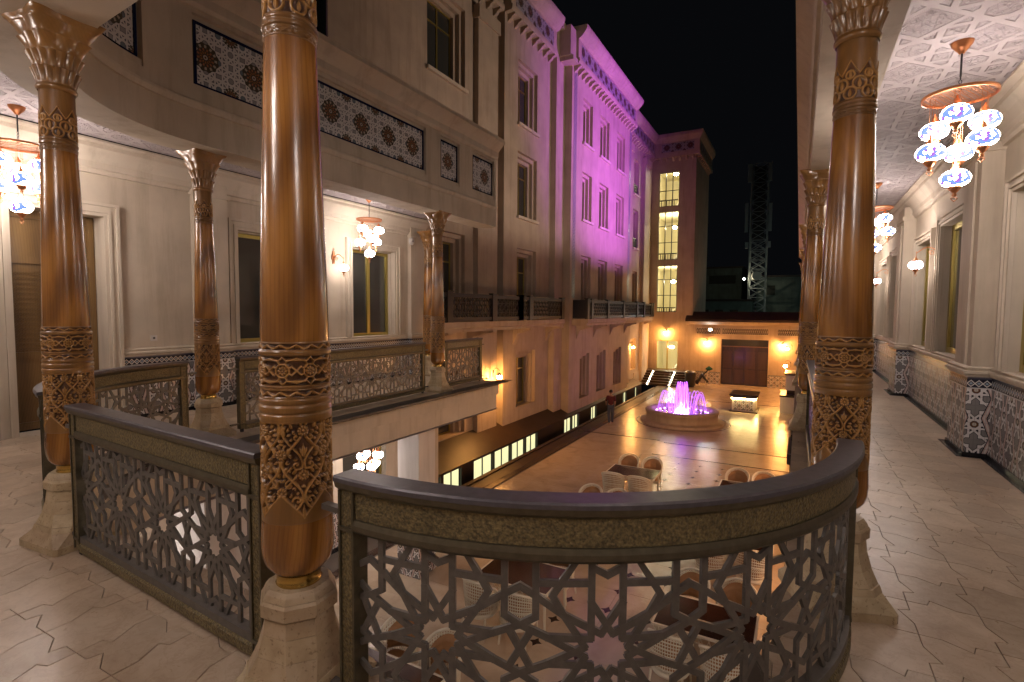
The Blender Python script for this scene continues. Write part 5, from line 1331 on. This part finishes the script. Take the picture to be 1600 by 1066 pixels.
hr = MB(); hr.lathe([(.083, -.02), (.088, .02), (.078, .07), (.05, .11), (0, .125)], 18, (0, .0, 1.63)); hr.build('hair', hair, pe)
# ------------------------------------------------------------------ small far things
pa = thing('folded_parasol', 'folded green topped parasol leaning on a dark stand in front of the end wall', 'parasol', (-6.2, 41.6, G0))
MB().tube([(-.9, 0, 0), (.35, 0, 1.3)], .05, 8).build('pole', M['dark_iron'], pa); MB().tube([(.35, 0, 1.3), (.1, 0, 0)], .03, 8).build('stand_leg', M['white_paint'], pa)
MB().lathe([(.05, -.12), (.28, 0), (.2, .1), (.02, .22)], 10, (.38, 0, 1.35)).build('canopy', plaster('green_cloth', (.02, .10, .07), .2), pa)
MB().tube([(-.5, .1, .2), (-.1, 0, .9), (.3, .1, .35)], [.12, .2, .1], 8).build('dark_cover', M['dark_iron'], pa)
bn = thing('round_bin', 'dark round bin beside the corner steps', 'bin', (-7.05, 41.0, G0)); MB().lathe([(.3, 0), (.36, .2), (.4, 1.0), (.42, 1.1), (.36, 1.14)], 20).build('drum', M['dark_iron'], bn); MB().lathe([(.42, 1.1), (.3, 1.2), (0, 1.24)], 20).build('lid', M['dark_iron'], bn)
sd_ = thing('smoke_detector', 'round white disc on the pilaster near the far left column', 'detector', (XL+.13, 11.05, 3.55)); q = MB(); q.lathe([(.10, 0), (.10, .02), (.085, .045), (.03, .055), (0, .055)], 24); o = q.build('disc', M['white_paint'], sd_); o.rotation_euler = (0, PI/2, 0)
q = MB(); q.lathe([(.02, .05), (.02, .062), (0, .064)], 12); o = q.build('sensor', M['slate'], sd_); o.rotation_euler = (0, PI/2, 0)
for y, z, l in ((4.72, 1.26, 'wall socket on the left gallery wall above the tiles'),):
    t = thing('wall_socket', l, 'socket', (XL, y, z)); q = MB(); q.box((0, -.05, -.045), (.01, .05, .045)); q.build('cover_plate', M['white_paint'], t); q = MB(); q.lathe([(.018, 0), (.018, .003)], 14); o = q.build('outlet', M['stone_lip'], t); o.rotation_euler = (0, PI/2, 0); o.location = (.01, 0, 0)
t = thing('wall_switch', 'small double socket plate in the right gallery between windows', 'socket', (XR, 11.9-.25, 1.27)); q = MB(); q.box((-.01, -.04, -.09), (0, .04, .09)); q.build('cover_plate', M['white_paint'], t)
for dz in (-.04, .04): q = MB(); q.box((-.014, -.02, dz-.02), (-.01, .02, dz+.02)); q.build('outlet', M['slate'], t)
# dark round cabin of the lift on the upper terrace (top centre left)
lf = thing('terrace_lamp_housing', 'black rounded glossy housing hanging above the left parapet', 'housing', (-9.6, 8.2, 7.0)); MB().lathe([(.0, -.35), (.3, -.33), (.42, -.2), (.45, 0), (.45, 2.5)], 24).build('shell', Mt('black_gloss', (.012, .016, .015), .15).m, lf)
MB().lathe([(.455, -.1), (.455, -.06)], 24, cap=False).build('trim_ring', M['slate'], lf)
# upper wall of the hotel above the left gallery
uw = thing('upper_left_wing', 'dim plastered upper wall behind the tiled parapet with one dark window', 'building wing')
s_ = MB(); WU = Wall((-11.2, 0), (0, 1), (1, 0)); WU.sheet(s_, -4, 4.6, 11.7, 15, [(8.0, 6.6, 9.2, 9.6)]); s_.build('wall', M['facade'], uw); window(WU, (8.0, 6.6, 9.2, 9.6), uw, steps=((0, 0), (.1, .1)), depth=.3, wm='facade')
# mast
ms = thing('lattice_mast', 'tall steel lattice telecom mast with panel antennas against the night sky', 'mast', (-4.6, 70, -1))
k = MB(); hh = 20.2; w_ = .9
steel = Mt('galvanised_steel', (.30, .33, .34), .5, .4).m
for sx in (-1, 1):
    for sy in (-1, 1): MB().bar((sx*w_, sy*w_, 0), (sx*w_, sy*w_, hh), .12).build('leg', steel, ms)
n = 18
for i in range(n):
    z0, z1 = hh*i/n, hh*(i+1)/n
    for a, b in (((-1, -1), (1, -1)), ((1, -1), (1, 1)), ((1, 1), (-1, 1)), ((-1, 1), (-1, -1))):
        k.bar((a[0]*w_, a[1]*w_, z0), (b[0]*w_, b[1]*w_, z1), .06); k.bar((b[0]*w_, b[1]*w_, z0), (a[0]*w_, a[1]*w_, z1), .06); k.bar((a[0]*w_, a[1]*w_, z1), (b[0]*w_, b[1]*w_, z1), .06)
o = k.build('bracing', steel, ms); o['kind'] = 'stuff'
for x, z, h in ((-1.2, 10.3, .7), (1.2, 10.3, .7), (-1.3, 12.2, 3.4), (1.25, 12.2, 3.2), (-1.1, 18, 2.1), (1.1, 18, 2.1)): q = MB(); q.box((x-.17, -1.3, z), (x+.17, -1.1, z+h)); q.build('panel_antenna', steel, ms)
q = MB(); q.box((-.62, -.62, 11.4), (.62, .62, 19.9)); q.build('cable_tray', M['dark_iron'], ms)
o = MB().lathe([(.0, 0), (.45, .05), (.55, .2), (.5, .35)], 20).build('dish', M['white_paint'], ms); o.rotation_euler = (PI/2, 0, 0); o.location = (0, -1.1, 7)
q = MB(); q.lathe([(.05, 0), (.12, .1), (0, .25)], 10, (-1.35, -1.0, 6.6)); q.build('warning_light', M['lamp_round'], ms)
for nm, lb, a, b in (('background_building', 'long low green grey building behind the mast at right', (-4.9, 74, -6), (16, 84, 6.1)), ('background_building', 'dark far building left of the mast', (-13, 82, -6), (-7.4, 92, 8.0)), ('background_building', 'low green grey wall block left of the mast', (-13.5, 68, -6), (-4.9, 72, 3.0))):
    t = thing(nm, lb, 'building'); q = MB(); q.box(a, b); q.build('wall', M['dark_build'], t); q = MB(); q.box((a[0]-.2, a[1]-.2, b[2]), (b[0]+.2, b[1]+.2, b[2]+.25)); q.build('roof', M['roofing'], t)
    for i in range(4): q = MB(); x = a[0]+1.2+i*(b[0]-a[0]-2)/4; q.box((x, a[1]-.03, b[2]-2.2), (x+.9, a[1]-.01, b[2]-1.0)); q.build('window', M['pane'], t)

# unseen lamp added behind the end building to light the far walls and mast
sl_ = thing('hidden_fill_lamp', 'added unseen fill lamp behind the end building, hidden by the right wing', 'fill lamp', (3.5, 58, -4))
MB().tube([(0, 0, 0), (0, 0, 8.6), (-.4, 0, 9), (-1.4, 0, 9.1)], .07, 8).build('pole', M['dark_iron'], sl_)
b = MB(); b.box((-1.9, -.15, 9.02), (-1.3, .15, 9.16)); b.build('fill_lamp_head', M['dark_iron'], sl_)
spl = bpy.data.lights.new('lamp', 'POINT'); spl.energy = 140; spl.color = (.75, 1, .85); spl.shadow_soft_size = .15; o = bpy.data.objects.new('lamp', spl); C.objects.link(o); o.parent = sl_; o.location = (-1.6, 0, 8.8)
